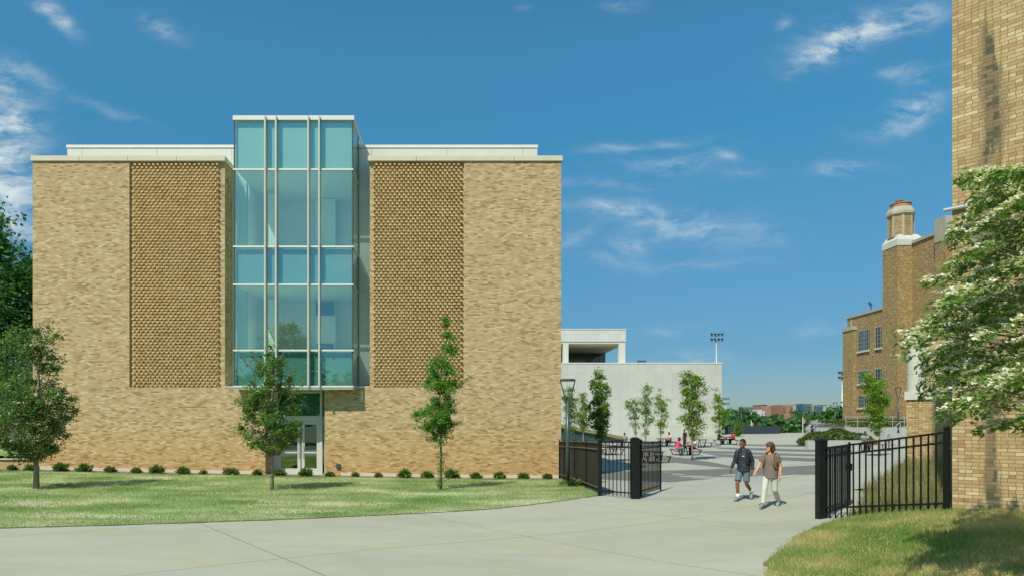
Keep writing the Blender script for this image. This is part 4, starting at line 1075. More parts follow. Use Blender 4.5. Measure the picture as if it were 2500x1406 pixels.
ptree('small upright plaza tree right of the airy one, before the white hall', 1613, 0, [(952, 1604, 1620), (980, 1598, 1632), (1010, 1600, 1634), (1040, 1604, 1626), (1056, 1608, 1620)], 1900, 'leaf_lime', 72, 45, .13, .2)
ptree('large forked lime green plaza tree above the pink shirted woman', 1690, 1123, [(906, 1660, 1684), (930, 1654, 1720), (960, 1650, 1726), (1000, 1652, 1728), (1030, 1664, 1722), (1055, 1676, 1708), (1072, 1684, 1700)], 5200, 'leaf_lime', None, 100, .11, .19)
ptree('narrow plaza tree at the right end of the white hall', 1756, 0, [(949, 1744, 1758), (975, 1738, 1768), (1005, 1738, 1774), (1035, 1742, 1772), (1056, 1750, 1766)], 2600, 'leaf_lime', 76, 55, .13, .2)
ptree('bright lime green tree in front of the old brick wing', 2147, 1113, [(912, 2112, 2124), (935, 2106, 2158), (970, 2112, 2166), (1005, 2114, 2166), (1035, 2120, 2164), (1058, 2134, 2158)], 4600, 'leaf_lime', None, 85, .11, .17)
# big trees behind at the left
def bigtree(name, label, base, H, rad, n, ls, mat, low=.25, nclu=110, sig=.6, cat='tree', group=None):
    pr = np.array([(H * low, -rad * .6, rad * .6), (H * (low + .15), -rad, rad), (H * .7, -rad * .92, rad * .92), (H * .88, -rad * .6, rad * .6), (H, -rad * .15, rad * .15)])
    return tree(name, label, base, pr, nclu, n, ls, mat, 'bark', H * .02, sig, group, cat, shell=.6, rise=.3, up=.3)
bigtree('shade_tree', 'tall dark shade tree behind the left corner of the brick building', Vector((PX(-30, 48), 48, .4)), 16.6, 5.2, 26000, .36, 'leaf_dark', .2, 260, .55)
bigtree('shade_tree', 'lower mid green tree under the tall one at the left edge', Vector((PX(15, 38), 38, .35)), 7.2, 2.4, 7000, .18, 'leaf_live', .22, 100, .35)
bigtree('shade_tree', 'second dark tree further back at the left edge', Vector((PX(-140, 60), 60, .4)), 15, 5., 9000, .3, 'leaf_dark', .15, 140, .55)
# trees across the drive behind the viewpoint, mirrored in the glass
bigtree('street_tree', 'broad tree across the road, mirrored in the middle glass panes', Vector((-22.5, -31, 0)), 15.6, 5.4, 10000, .5, 'leaf_dark', .15, 120, .6)
bigtree('street_tree', 'lower tree across the road, mirrored at the left of the glass bay', Vector((-31, -30, 0)), 11.2, 4.6, 5000, .42, 'leaf_dark', .12, 100, .6)
bigtree('street_tree', 'round tree across the road, mirrored at the right of the glass bay', Vector((-12.5, -34, 0)), 10.5, 4.4, 5000, .42, 'leaf_dark', .12, 100, .6)
# ------------------------------------------------------------------ flowering tree at the right
def dogwood():
    tb = Vector((8.1, 6.9, g(8.1, 6.9)))
    r = thing('flowering_tree', 'white blossoming tree with layered drooping branches at the right edge', 'tree', tb)
    outl = [(418, 2420), (440, 2335), (480, 2370), (540, 2330), (590, 2292), (640, 2318), (690, 2242), (740, 2300), (790, 2262), (840, 2200), (890, 2190), (930, 2250), (965, 2215), (1000, 2262), (1030, 2300), (1052, 2345)]
    ysx = np.array(outl)
    t = MB(); t.tube([tb - Vector((0, 0, .1)), tb + Vector((-.1, .1, 1.2)), tb + Vector((-.25, .3, 2.4)), tb + Vector((-.3, .4, 4.0)), tb + Vector((-.2, .5, 5.6))], [.14, .12, .10, .07, .03], 10)
    LC = []; BC = []; tips = []
    tries = 0
    while len(tips) < 150 and tries < 9000:
        tries += 1
        py = 418 + (1052 - 418) * rng.uniform(); xm = np.interp(py, ysx[:, 0], ysx[:, 1])
        pxx = xm + rng.uniform(0, 26) if rng.uniform() < .3 else xm + (2530 - xm) * rng.uniform(.02, 1)
        if all(abs(pxx - a) > 34 or abs(py - b) > 18 for a, b in tips): tips.append((pxx, py))
    for k, (pxx, py) in enumerate(tips):
        Z = rng.uniform(7.0, 9.2); tip = P(pxx, py, Z)
        ang = rng.uniform(-.75, .75); L = rng.uniform(.32, .72); dr = min(rng.uniform(.25, .75), max(.02, (py - 412) * Z / F / L))
        back = Vector((math.cos(ang), math.sin(ang), dr)) * L
        a = tip + back
        root = tb + Vector((-.25, .3, max(.9, min(5.3, (a.z - tb.z) * .75))))
        m = root.lerp(a, .55) + Vector((0, 0, .12))
        mid = tip.lerp(a, .5) + Vector((0, 0, .10 * L))
        if k % 4 == 0: t.tube([root, m, a, mid, tip], [.014, .012, .008, .005, .002], 5)
        else: t.tube([a.lerp(m, .3), a, mid, tip], [.007, .006, .004, .002], 5)
        def along(f): return np.array(tip) * (1 - f) ** 2 + 2 * (np.array(mid)) * f * (1 - f) + np.array(a) * f ** 2
        n = int(rng.uniform(60, 130) * L / .5); f = rng.uniform(0, 1.15, n)[:, None]
        sidev = np.array([-math.sin(ang), math.cos(ang), 0.]); wid = .025 + .085 * np.clip(f, 0, 1)
        LC.append(along(f) + rng.normal(size=(n, 1)) * wid * sidev + rng.normal(size=(n, 3)) * np.array([.025, .025, .03]) - np.array([0, 0, .02]))
        nb_ = int(rng.uniform(3, 30) * L / .5); f = rng.uniform(.05, 1.1, nb_)[:, None]
        B = along(f) + rng.normal(size=(nb_, 1)) * (.02 + .075 * np.clip(f, 0, 1)) * sidev + np.array([0, 0, .04]) + rng.normal(size=(nb_, 3)) * .012
        for c in B: BC.append(c + rng.normal(size=(7, 3)) * np.array([.026, .026, .008]))
    t.build('trunk', 'bark', r, sm=True)
    mesh_np('crown', leaves(np.concatenate(LC), .076, .4, .46, (-.45, -.1, -.4)), 4, 'leaf_dog', r)
    mesh_np('blossoms', leaves(np.concatenate(BC), .044, .8, .85), 4, 'petal', r)
dogwood()
# ------------------------------------------------------------------ distant woodland
def blob_leaves(c, r, n, ls):
    d = rng.normal(size=(n, 3)); d /= np.linalg.norm(d, axis=1)[:, None]
    lump = 1 + .22 * np.sin(d[:, 0] * 5 + c[0]) * np.sin(d[:, 2] * 6 + c[1]) + .15 * np.sin(d[:, 1] * 9 + c[0] * 2)
    rr = (rng.uniform(.55, 1.0, n) * lump)[:, None]
    return np.array(c) + d * rr * np.array(r)
Cs = []
for Z, n in ((150, 26), (185, 26), (230, 30), (300, 34)):
    for k in range(n):
        px = rng.uniform(1700, 2330); tops = np.interp(px, [1700, 1780, 1815, 1850, 1930, 1990, 2040, 2060, 2330], [1000, 1005, 1003, 1014, 1022, 1014, 1004, 996, 990]) + rng.uniform(-2, 14) + (6 if Z < 200 else 0)
        zt_ = PZ(tops, Z); rr = rng.uniform(3.6, 6.) * (Z / 200) ** .4
        Cs.append(blob_leaves((PX(px, Z), Z + rng.uniform(-8, 8), zt_ - rr * .95), (rr * 1.15, rr, rr), 1100, 1))
        Cs.append(blob_leaves((PX(px, Z) + rng.uniform(-3, 3), Z, zt_ - rr * 2.2), (rr * 1.3, rr, rr), 600, 1))
tag(mesh_np('distant_woodland', leaves(np.concatenate(Cs), 1.25, .3, .8), 4, 'leaf_far'), 'belt of mixed green woodland below the far office blocks', 'woodland', kind='stuff')
def fartree(label, px, ytop, Z, rad, mat='leaf_far', ls=.8, sg=.9, zb=-9):
    zt_ = PZ(ytop, Z); H = zt_ - zb
    bigtree('distant_tree', label, Vector((PX(px, Z), Z, zb)), H, rad, 3600, ls, mat, .3 if zb < 0 else .05, 70, sg)
fartree('pointed distant tree above the dark screen left of the banner lamp', 1816, 994, 145, 3.0)
fartree('dark rounded distant tree in front of the pink brick office block', 1948, 1000, 210, 5.5, 'leaf_dark')
fartree('large dark distant tree against the edge of the old brick wing', 2056, 984, 130, 4.6, 'leaf_dark')
fartree('small conifer green tree in front of the dark wind screen', 1802, 1031, 84, .42, 'leaf_maple', .16, .1, .9)
# ------------------------------------------------------------------ far office blocks
def slab(root, x0, x1, y0, y1, Z, mat, name, d=20):
    q = MB(); q.box(PX(x0, Z), PX(x1, Z), Z, Z + d, -12, PZ(y0, Z)); return q.build(name, mat, root)
def strips(root, x0, x1, y0, y1, Z, n, mat, name='window_band', h=.45):
    for k in range(n):
        yy = y0 + (y1 - y0) * (k + .3) / n; dy = (y1 - y0) / n * h
        q = MB(); q.box(PX(x0, Z), PX(x1, Z), Z - .6, Z - .05, PZ(yy + dy, Z), PZ(yy, Z)); q.build(name, mat, root)
hz = 620.
o = thing('office_block', 'long low blue glass block at the left of the far skyline', 'building', (PX(1860, hz + 40), hz + 40, -10)); slab(o, 1824, 1866, 993, 1005, hz + 40, 'hosp_glass', 'wall'); slab(o, 1872, 1896, 993, 1005, hz + 45, 'hosp_glass', 'wing'); strips(o, 1825, 1865, 994, 1003, hz + 40, 3, 'hosp_pale', h=.2)
o = thing('office_block', 'slim red brick tower on the far skyline', 'building', (PX(1866, hz), hz, -10)); slab(o, 1861, 1872, 988, 1020, hz, 'hosp_brick', 'wall'); q = MB(); q.box(PX(1860.6, hz), PX(1872.4, hz), hz - .5, hz + 20, PZ(988, hz), PZ(987, hz)); q.split('roof_edge', 'hosp_glass', o)
o = thing('office_block', 'low white block at the foot of the far skyline', 'building', (PX(1850, hz - 60), hz - 60, -10)); slab(o, 1832, 1868, 1003, 1010, hz - 60, 'hosp_pale', 'wall'); slab(o, 1850, 1860, 999, 1010, hz - 62, 'hosp_pale', 'stair_tower')
o = thing('office_block', 'pink brown brick hospital block in the middle of the far skyline', 'building', (PX(1915, hz), hz, -10))
slab(o, 1896, 1914, 988, 1015, hz, 'hosp_tan', 'wall'); strips(o, 1897, 1907, 989, 1005, hz, 5, 'hosp_glass')
slab(o, 1908, 1940, 987, 1015, hz - 12, 'hosp_brick', 'tower'); q = MB(); q.box(PX(1919, hz), PX(1926, hz), hz - 12.8, hz - 12.1, PZ(1005, hz), PZ(989, hz)); q.build('recess', 'hosp_tan', o); strips(o, 1909, 1918, 989, 1006, hz - 12, 5, 'hosp_tan', h=.3); strips(o, 1928, 1939, 989, 1006, hz - 12, 5, 'hosp_tan', h=.3)
slab(o, 1940, 1962, 992, 1010, hz + 5, 'hosp_glass', 'link')
o = thing('office_block', 'blue glass office block at the right of the far skyline', 'building', (PX(1985, hz), hz, -10))
slab(o, 1960, 1985, 985, 1015, hz - 5, 'hosp_glass', 'wall'); slab(o, 1984, 1991, 984, 1015, hz - 7, 'hosp_tan', 'stair_tower'); slab(o, 1991, 2009, 989, 1015, hz - 10, 'hosp_glass', 'wing'); q = MB(); q.box(PX(1962, hz), PX(1990, hz), hz + 1, hz + 14, PZ(986, hz), PZ(983.5, hz)); q.box(PX(1991, hz), PX(2009.5, hz), hz - 11, hz + 10, PZ(989, hz), PZ(988, hz)); q.split('roof_plant', 'hosp_tan', o); strips(o, 1961, 1984, 987, 1008, hz - 5, 6, 'hosp_pale', h=.12); strips(o, 1992, 2008, 990, 1008, hz - 10, 5, 'hosp_pale', h=.1)
# ================================================================== SHRUBS ALONG THE WALL
ords = ['first', 'second', 'third', 'fourth', 'fifth', 'sixth', 'seventh', 'eighth', 'ninth', 'tenth', 'eleventh', 'twelfth', 'thirteenth', 'fourteenth', 'fifteenth', 'sixteenth', 'seventeenth', 'eighteenth', 'nineteenth', 'twentieth', 'twenty-first', 'twenty-second', 'twenty-third']
def shrub_proto(n):
    d = rng.normal(size=(n, 3)); d[:, 2] = np.abs(d[:, 2]) * .9 + .1; d /= np.linalg.norm(d, axis=1)[:, None]
    rr = rng.uniform(.35, 1., n)[:, None] ** .6
    C = d * rr * np.array([.30, .28, .30]) * (1 + .25 * np.sin(d[:, :1] * 5 + n) * np.sin(d[:, 2:] * 7)); L = .21 * rng.uniform(.6, 1.3, n)[:, None]
    dd = d + rng.normal(size=(n, 3)) * .35; dd /= np.linalg.norm(dd, axis=1)[:, None]
    s = np.cross(dd, rng.normal(size=(n, 3))); s /= np.linalg.norm(s, axis=1)[:, None]
    V = np.empty((n, 4, 3)); V[:, 0] = C - dd * L * .5; V[:, 1] = C + s * L * .16; V[:, 2] = C + dd * L * .6; V[:, 3] = C - s * L * .16
    return V.reshape(-1, 3)
protos = []
sx_ = [30, 77, 148, 207, 268, 332, 382, 447, 497, 565, 628, 683, 745, 805, 868, 924, 988, 1043, 1103, 1161, 1220, 1278, 1336]
for i, x in enumerate(sx_):
    Zs = 29.9; loc = onground(x, Zs) + Vector((0, 0, .05)); s = random.choice((.55, .68, .8, .9, 1.0))
    lab = ('low shrub below the small retaining wall, %s from the left photo edge' % ords[i]) if i < 2 else ('small spiky green shrub at the brick wall, %s from its left corner' % ords[i - 2])
    if i < 4:
        o = thing('shrub', lab, 'shrub', loc, 0, 'shrubs along the brick wall')
        m_ = mesh_np('foliage', shrub_proto(380 + 40 * i), 4, 'leaf_shrub'); m_.parent = o
        st = MB()
        for k in range(5): a = random.uniform(0, 6.28); st.tube([(0, 0, -.05), (.1 * math.cos(a), .1 * math.sin(a), .2)], [.012, .006], 5)
        so = st.build('stem', 'bark'); so.parent = o
        protos.append(o)
    else:
        o = dup(protos[i % 4], loc, random.uniform(0, 6.28), lab)
    o.scale = (s, s, s * random.uniform(.85, 1.05)); o.rotation_euler.z = random.uniform(0, 6.28)
# small lantana-like tuft at the fence foot
q_ = onground(1400, 25.5); o = dup(protos[1], q_, 1., 'pale green leafy clump at the foot of the lamp post by the screened fence', (1.3, 1.6, .9), 'plants at the fence foot')
# ================================================================== PICNIC TABLES AND PEOPLE ON THE PLAZA
def picnic_proto(loc, label):
    r = thing('picnic_table', label, 'picnic table', loc, 0, 'picnic tables on the plaza'); off = Vector(loc)
    def bd(mb, n, m): mb.v = [tuple(Vector(p) + off) for p in mb.v]; return mb.build(n, m, r)
    q = MB()
    for k in range(5): q.box(-.36 + k * .147, -.36 + k * .147 + .132, -.95, .95, .72, .76)
    bd(q, 'tabletop', 'wood')
    for s in (-1, 1):
        q = MB()
        for k in range(2): q.box(s * .78 - .14 + k * .145, s * .78 - .14 + k * .145 + .13, -.95, .95, .43, .465)
        bd(q, 'bench_seat', 'wood')
    for y in (-.68, .68):
        q = MB()
        q.bar((-.36, y, .70), (.36, y, .70), .05); q.bar((-.30, y, .70), (-.16, y, .03), .05); q.bar((.30, y, .70), (.16, y, .03), .05)
        q.bar((-.92, y, .405), (-.64, y, .405), .05); q.bar((.92, y, .405), (.64, y, .405), .05)
        q.bar((-.92, y, .40), (-.70, y, .03), .05); q.bar((.92, y, .40), (.70, y, .03), .05); q.bar((-.72, y, .03), (.72, y, .03), .05)
        bd(q, 'leg_frame', 'black')
    return r
tabs = [((1674, 1110), .12, 'picnic table under the large forked tree, with the pink shirted woman'), ((1708, 1091), .1, 'empty picnic table right of the forked tree, behind the occupied one'),
        ((1622, 1088), .25, 'picnic table near the hall wall, behind the left gate leaf'), ((1508, 1089), .2, 'picnic table by the lamp post behind the left picket panel'),
        ((1592, 1129), .35, 'nearest picnic table, seen through the open left gate leaf'), ((1486, 1109), .3, 'picnic table seen through the left picket panel'),
        ((1772, 1084), .1, 'picnic table at the right end of the white hall, with the person in red'), ((2140, 1100), 1.35, 'picnic table by the planted mound under the lime green tree')]
tp0 = None; TL = []
for i, ((x, y), rz, lab) in enumerate(tabs):
    loc = tp(x, y)
    if i == 0:
        tp0 = picnic_proto(tuple(loc), lab); tp0.rotation_euler.z = rz
    else: dup(tp0, loc, rz, lab)
    TL.append((loc, rz))
def sit(i, side, along, label, C, hair='short', lean=.05, **kw):
    loc, rz = TL[i]; cs, sn = math.cos(rz), math.sin(rz)
    lx_, ly_ = side * .80, along
    p = Vector((loc.x + cs * lx_ - sn * ly_, loc.y + sn * lx_ + cs * ly_, loc.z))
    yaw = rz + (math.pi if side > 0 else 0)
    return person(label, p, yaw, seated(.47, lean), C, vox=.022, detail=False, hair=hair, **kw)
sit(0, -1, -.3, 'seated woman in a bright pink shirt and jeans with dark hair', dict(skin='skin_dark', hair='hair_black', top='pink', bottom='denim', shoe='shoe'), 'long', sleeve=.6)
sit(0, 1, .0, 'person in black trousers seated across from the pink shirted woman', dict(skin='skin_dark', hair='hair_brown', top='palepink', bottom='blackcloth', shoe='blackcloth'), 'long', sleeve=.6)
sit(2, 1, .2, 'person in a pale top seated at the table by the hall wall', dict(skin='skin_light', hair='hair_brown', top='palepink', bottom='blackcloth', shoe='blackcloth'), 'medium', sleeve=.6)
sit(3, 1, -.2, 'person in a grey top and blue jeans seated behind the left gate post', dict(skin='skin_dark', hair='hair_black', top='grey', bottom='denim', shoe='shoe'))
sit(6, 1, -.1, 'person in a red top seated at the table right of the white hall', dict(skin='skin_dark', hair='hair_black', top='red', bottom='blackcloth', shoe='blackcloth'))
sit(6, -1, -.1, 'person in dark clothes seated opposite the one in red', dict(skin='skin_dark', hair='hair_black', top='blackcloth', bottom='blackcloth', shoe='blackcloth'), lean=.0)
sit(7, 1, .5, 'man in a grey shirt seated at the table by the planted mound', dict(skin='skin_dark', hair='hair_black', top='grey', bottom='blackcloth', shoe='blackcloth'), sleeve=.6)
JS = dict(hip=(0, 0, .95), chest=(.0, 0, 1.32), neck=(.01, 0, 1.50), head=(.05, 0, 1.65))
for sd, s in (('L', 1), ('R', -1)):
    JS.update({'sh' + sd: (0, s * .2, 1.43), 'el' + sd: (-.03, s * .26, 1.14), 'wr' + sd: (.08, s * .25, .90), 'fi' + sd: (.11, s * .25, .73), 'hip' + sd: (0, s * .09, .9), 'kn' + sd: (.03, s * .1, .5), 'an' + sd: (0, s * .1, .1), 'to' + sd: (.17, s * .12, .035)})
ps = tp(1672, 1094)
person('man in dark clothes standing behind the pink shirted woman', ps, R(200), JS, dict(skin='skin_dark', hair='hair_black', top='blackcloth', bottom='blackcloth', shoe='blackcloth'), vox=.022, detail=False, sleeve=.6)
# ================================================================== TERRACES, RAILS AND FAR PLAZA FURNITURE
tr_ = thing('terrace_wall', 'stepped pale concrete terrace walls below the old brick wing', 'wall', (38, 64, .8))
Zt = 62.
q = MB(); q.prism([(PX(2062, Zt), Zt), (60, Zt), (60, 96), (PX(2068, 82), 82)], -.5, PZ(1042, Zt)); q.build('upper_terrace', 'conc_wall', tr_)
q = MB(); q.prism([(PX(2160, 57), 57), (60, 57), (60, Zt - .01), (PX(2160, Zt), Zt - .01)], -.5, PZ(1058, 57)); q.build('lower_terrace', 'conc_wall', tr_)
q = MB(); q.box(PX(1972, 66), PX(2000, 66), 66, 66.4, -.5, PZ(1056, 66)); q.box(PX(1994, 68), PX(2062, 68), 68, 68.3, -.5, PZ(1043, 68)); q.split('stair_cheek', 'conc_wall', tr_)
q = MB(); q.box(PX(1972, 55), PX(2120, 55), 55, 55.4, -.2, PZ(1074, 55)); q.build('planter_curb', 'conc_wall', tr_)
q = MB(); q.q((60, 63.5, PZ(1042, Zt) + .01), (PX(2075, 63.5), 63.5, PZ(1042, Zt) + .01), (PX(2080, 81), 81, 2.45), (60, 81, 2.5)); q.build('terrace_bed', 'soil', tr_)
# planted mound
def mound():
    n = 9000; a = rng.uniform(0, 6.283, n); rr = np.sqrt(rng.uniform(0, 1, n))
    cx_, cy_ = PX(2040, 60), 60.
    x = cx_ + np.cos(a) * rr * 2.9; y = cy_ + np.sin(a) * rr * 3.6
    z = .75 + 1.15 * np.clip(1 - rr ** 2, 0, 1) ** .8 * (.8 + .25 * np.sin(x * 2.1) * np.sin(y * 1.7)) + rng.normal(size=n) * .05
    o = mesh_np('planted_mound', leaves(np.stack([x, y, z], 1), .22, .5, .7), 4, 'cover'); tag(o, 'mound of low green ground cover behind the picnic table', 'planting', kind='stuff')
    q = MB(); q.ell((cx_, cy_, .6), (2.8, 3.5, .75), 24, 10); tag(q.build('mound_soil', 'soil', sm=True), kind='structure')
mound()
n = 2600; x = rng.uniform(37, 45.5, n); y = rng.uniform(63, 70, n); z = PZ(1042, Zt) + .1 + (y - 62.6) * .05 + rng.uniform(0, .35, n)
tag(mesh_np('terrace_planting', leaves(np.stack([x, y, z], 1), .3, .5, .7), 4, 'cover'), 'strip of low green planting on top of the concrete terrace', 'planting', kind='stuff')
def railing(label, pts, n, h=.95):
    r = thing('handrail', label, 'handrail', pts[0]); q = MB(); q.tube([Vector(p) + Vector((0, 0, h)) for p in pts], .03, 6); q.tube([Vector(p) + Vector((0, 0, h * .55)) for p in pts], .02, 6); q.split('rail', 'steel', r)
    for k in range(n):
        f = k / (n - 1) * (len(pts) - 1); i = min(int(f), len(pts) - 2); p = Vector(pts[i]).lerp(Vector(pts[i + 1]), f - i)
        q = MB(); q.tube([p, p + Vector((0, 0, h))], .028, 6); q.build('post', 'steel', r)
zt1 = PZ(1042, Zt)
railing('steel handrail along the top of the concrete terrace', [(PX(2068, Zt), Zt + .2, zt1 - .02), (PX(2240, Zt), Zt + .2, zt1)], 7)
railing('steel handrail sloping down the lower terrace steps', [(PX(2166, 56.8), 56.8, .5), (PX(2198, 57.5), 57.5, 1.6), (PX(2230, 57.5), 57.5, 1.6)], 5)
railing('steel handrail beside the steps left of the mound', [(PX(1966, 66), 65.8, 1.0), (PX(1996, 66), 66, 2.0)], 4, .8)
wf = thing('wind_screen_fence', 'long navy wind screen fence at the far end of the plaza', 'fence', (PX(1840, 91), 91, 1))
q = MB(); q.box(PX(1770, 91), PX(1905, 91), 91, 91.06, .6, PZ(1039, 91)); q.build('screen', 'fence_dark', wf)
for k in range(8):
    x = PX(1772 + 18.8 * k, 91); q = MB(); q.box(x - .05, x + .05, 91.07, 91.17, .5, PZ(1038, 91)); q.build('post', 'black', wf)
bf = thing('picket_fence', 'far black picket fence at the head of the steps left of the old wing', 'fence', (PX(2000, 80), 80, 1))
q = MB(); q.box(PX(1965, 80), PX(2070, 80), 80, 80.05, PZ(1036, 80), PZ(1035, 80)); q.box(PX(1965, 80), PX(2070, 80), 80, 80.05, PZ(1040, 80), PZ(1039, 80)); q.split('rail', 'black', bf)
q = MB()
for k in range(60): x = PX(1965 + 1.75 * k, 80); q.box(x - .012, x + .012, 80.005, 80.03, .6, PZ(1035, 80))
q.build('pickets', 'black', bf)
for x_ in (1984, 2070): 
    q = MB(); x = PX(x_, 80); q.box(x - .12, x + .12, 79.9, 80.14, .6, PZ(1033, 80)); q.build('post', 'black', bf)
ac = None
for x0, x1, lab in ((2009, 2033, 'grey ventilation unit, left one of the pair near the old wing'), (2034, 2070, 'wider grey ventilation unit against the old wing')):
    r = thing('ventilation_unit', lab, 'ventilation unit', (PX((x0 + x1) / 2, 86), 87, 1.5)); q = MB(); q.box(PX(x0, 86), PX(x1, 86), 86, 89, 1., PZ(1025, 86)); q.build('casing', 'ac', r)
    q = MB()
    for k in range(8): z = PZ(1038, 86) + k * .075; q.box(PX(x0, 86) + .1, PX(x1, 86) - .1, 85.94, 85.99, z, z + .04)
    q.build('louvre', 'steel', r)
bus = thing('parked_bus', 'white roofed bus parked behind the far picket fence', 'bus', (PX(1992, 92), 92, 0)); q = MB(); q.tube([(PX(1978, 92), 92, 1.3), (PX(1980, 92), 92, 1.4), (PX(2010, 92), 92, 1.4)], [(1.1, .9), (1.25, 1.1), (1.25, 1.1)], 14); q.build('body', 'white_metal', bus, sm=True)
q = MB(); q.box(PX(1979, 92), PX(2009, 92), 90.72, 90.78, 1.5, 1.95); q.build('window', 'dark_glass', bus)
def flagpole(px, yt, Z, label):
    r = thing('flagpole', label, 'flagpole', (PX(px, Z), Z, -2)); x = PX(px, Z); q = MB(); q.tube([(x, Z, -2), (x, Z, PZ(yt, Z))], .07, 8); q.build('pole', 'white_metal', r)
    f = MB(); z1_ = PZ(yt + 5, Z); W = 7 / F * Z
    pts = [(x + W * i / 6, Z + .12 * math.sin(i * 1.3), -.05 * i * W) for i in range(7)]
    for a, b in zip(pts[:-1], pts[1:]): f.q((a[0], a[1], z1_ + a[2] - .06 * Z / 10), (b[0], b[1], z1_ + b[2] - .06 * Z / 10), (b[0], b[1], z1_ + b[2]), (a[0], a[1], z1_ + a[2]))
    f.build('flag', 'flag', r)
flagpole(1960, 1017, 105, 'white flagpole with a small flag left of the steps')
flagpole(1834, 1025, 105, 'flagpole with a small flag behind the wind screen fence')
hs = thing('shed', 'small building with a brown pitched roof beyond the plaza edge', 'shed', (PX(1932, 130), 130, -9)); Zs = 130.
q = MB(); q.box(PX(1922, Zs), PX(1942, Zs), Zs, Zs + 4, -9, -.6); q.build('wall', 'hosp_tan', hs); q = MB(); q.loft([[(PX(1921, Zs), Zs - .3, -.6), (PX(1943, Zs), Zs - .3, -.6), (PX(1943, Zs), Zs + 4.3, -.6), (PX(1921, Zs), Zs + 4.3, -.6)], [(PX(1928, Zs), Zs + 2, .75), (PX(1937, Zs), Zs + 2, .75), (PX(1937, Zs), Zs + 2.1, .75), (PX(1928, Zs), Zs + 2.1, .75)]]); q.build('roof', 'terracotta', hs)
# left background: low retaining wall, dark canopy, overhead wires
rw_ = thing('retaining_wall', 'low tan brick retaining wall left of the building corner', 'wall', (-24, 31, .3)); q = MB(); q.box(-40, XL, 31.2, 31.5, -.3, PZ(1121, 31.2)); q.build('wall', 'brick', rw_); q = MB(); q.box(-40, XL, 31.12, 31.55, PZ(1121, 31.2), PZ(1119, 31.2)); q.build('coping', 'stone', rw_)
tag(sheet('upper_lawn', [(-40, 31.5), (XL, 31.5), (XL, 50), (-40, 50)], 'lawn', .0, 2., extra=lambda x, y: .55 + .012 * (y - 31)), kind='structure')
cn = thing('shelter', 'dark roofed open shelter behind the left young tree', 'shelter', (-28, 42, .8))
q = MB(); q.loft([[(-34, 40, 4.05), (-26.6, 40, 4.05), (-26.6, 40, 4.5), (-34, 40, 4.8)], [(-34, 46, 4.05), (-26.6, 46, 4.05), (-26.6, 46, 4.5), (-34, 46, 4.8)]]); q.build('roof', 'fence_dark', cn)
for x in (-33.5, -27): 
    for y in (40.3, 45.7): q = MB(); q.box(x - .1, x + .1, y - .1, y + .1, .3, 4.05); q.build('post', 'flood', cn)
q = MB(); q.box(-34, -26.8, 41, 41.1, 1.4, 1.5); q.box(-34, -26.8, 41, 41.1, 2.3, 2.4); q.split('rail', 'ac', cn)
wr = thing('overhead_wires', 'thin overhead wires crossing the dark trees at the left edge', 'wires', (-30, 40, 7))
for k, (ya, yb) in enumerate(((700, 745), (740, 765), (790, 806))):
    a = P(-60, ya, 39); b = P(120, yb, 40); q = MB(); q.tube([a, a.lerp(b, .5) - Vector((0, 0, .1)), b], .010, 5); q.build('wire', 'flood', wr)
# ================================================================== SKY, SUN, CAMERA
L = Vector((.455, .68, -1)).normalized()
sun = bpy.data.lights.new('sun', 'SUN'); sun.energy = 4.6; sun.angle = R(.53); sun.color = (1., .93, .78)
so = bpy.data.objects.new('sun', sun); COL.objects.link(so); so.rotation_euler = L.to_track_quat('-Z', 'Y').to_euler(); so.location = (-20, -30, 40)
wd = bpy.data.worlds.new('World'); SC.world = wd; wd.use_nodes = True
class WT(NT):
    def __init__(s, tree): s.t = tree; s.n = tree.nodes; s.l = tree.links
t = WT(wd.node_tree); t.n.clear()
sky = t.new('TexSky'); sky.sky_type = 'NISHITA'; sky.sun_disc = False
sky.sun_elevation = math.asin(-L.z); sky.sun_rotation = math.atan2(-L.x, -L.y); sky.altitude = 100; sky.air_density = 1.; sky.dust_density = .6; sky.ozone_density = 2.5
dirv = t.new('TexCoord').outputs['Generated']
X, Y, Z_ = t.sep(dirv)
skyc = t.mix(1.0, sky.outputs[0], (.40, .97, 1.03), 'MULTIPLY')
skyc = t.mix(1.0, skyc, t.ramp(t.math('MAXIMUM', Z_, 0.), [(0., (.95, .45, .47)), (.048, (.81, .46, .52)), (.10, (.66, .47, .535)), (.184, (.77, .60, .645)), (.277, (.88, .745, .756)), (.378, (.78, .90, .89)), (.465, (.98, 1., 1.))]), 'MULTIPLY')
Yc = t.math('MAXIMUM', Y, .05)
u = t.math('DIVIDE', X, Yc); v = t.math('DIVIDE', Z_, Yc)
wn = t.noise(t.comb(u, v, 0.), 3.0, 5, .6, out=1)
wx, wy, _ = t.sep(wn)
uw = t.math('ADD', u, t.math('MULTIPLY', t.math('SUBTRACT', wx, .5), .16)); vw = t.math('ADD', v, t.math('MULTIPLY', t.math('SUBTRACT', wy, .5), .10))
fw = t.math('GREATER_THAN', Y, .06)
total = None
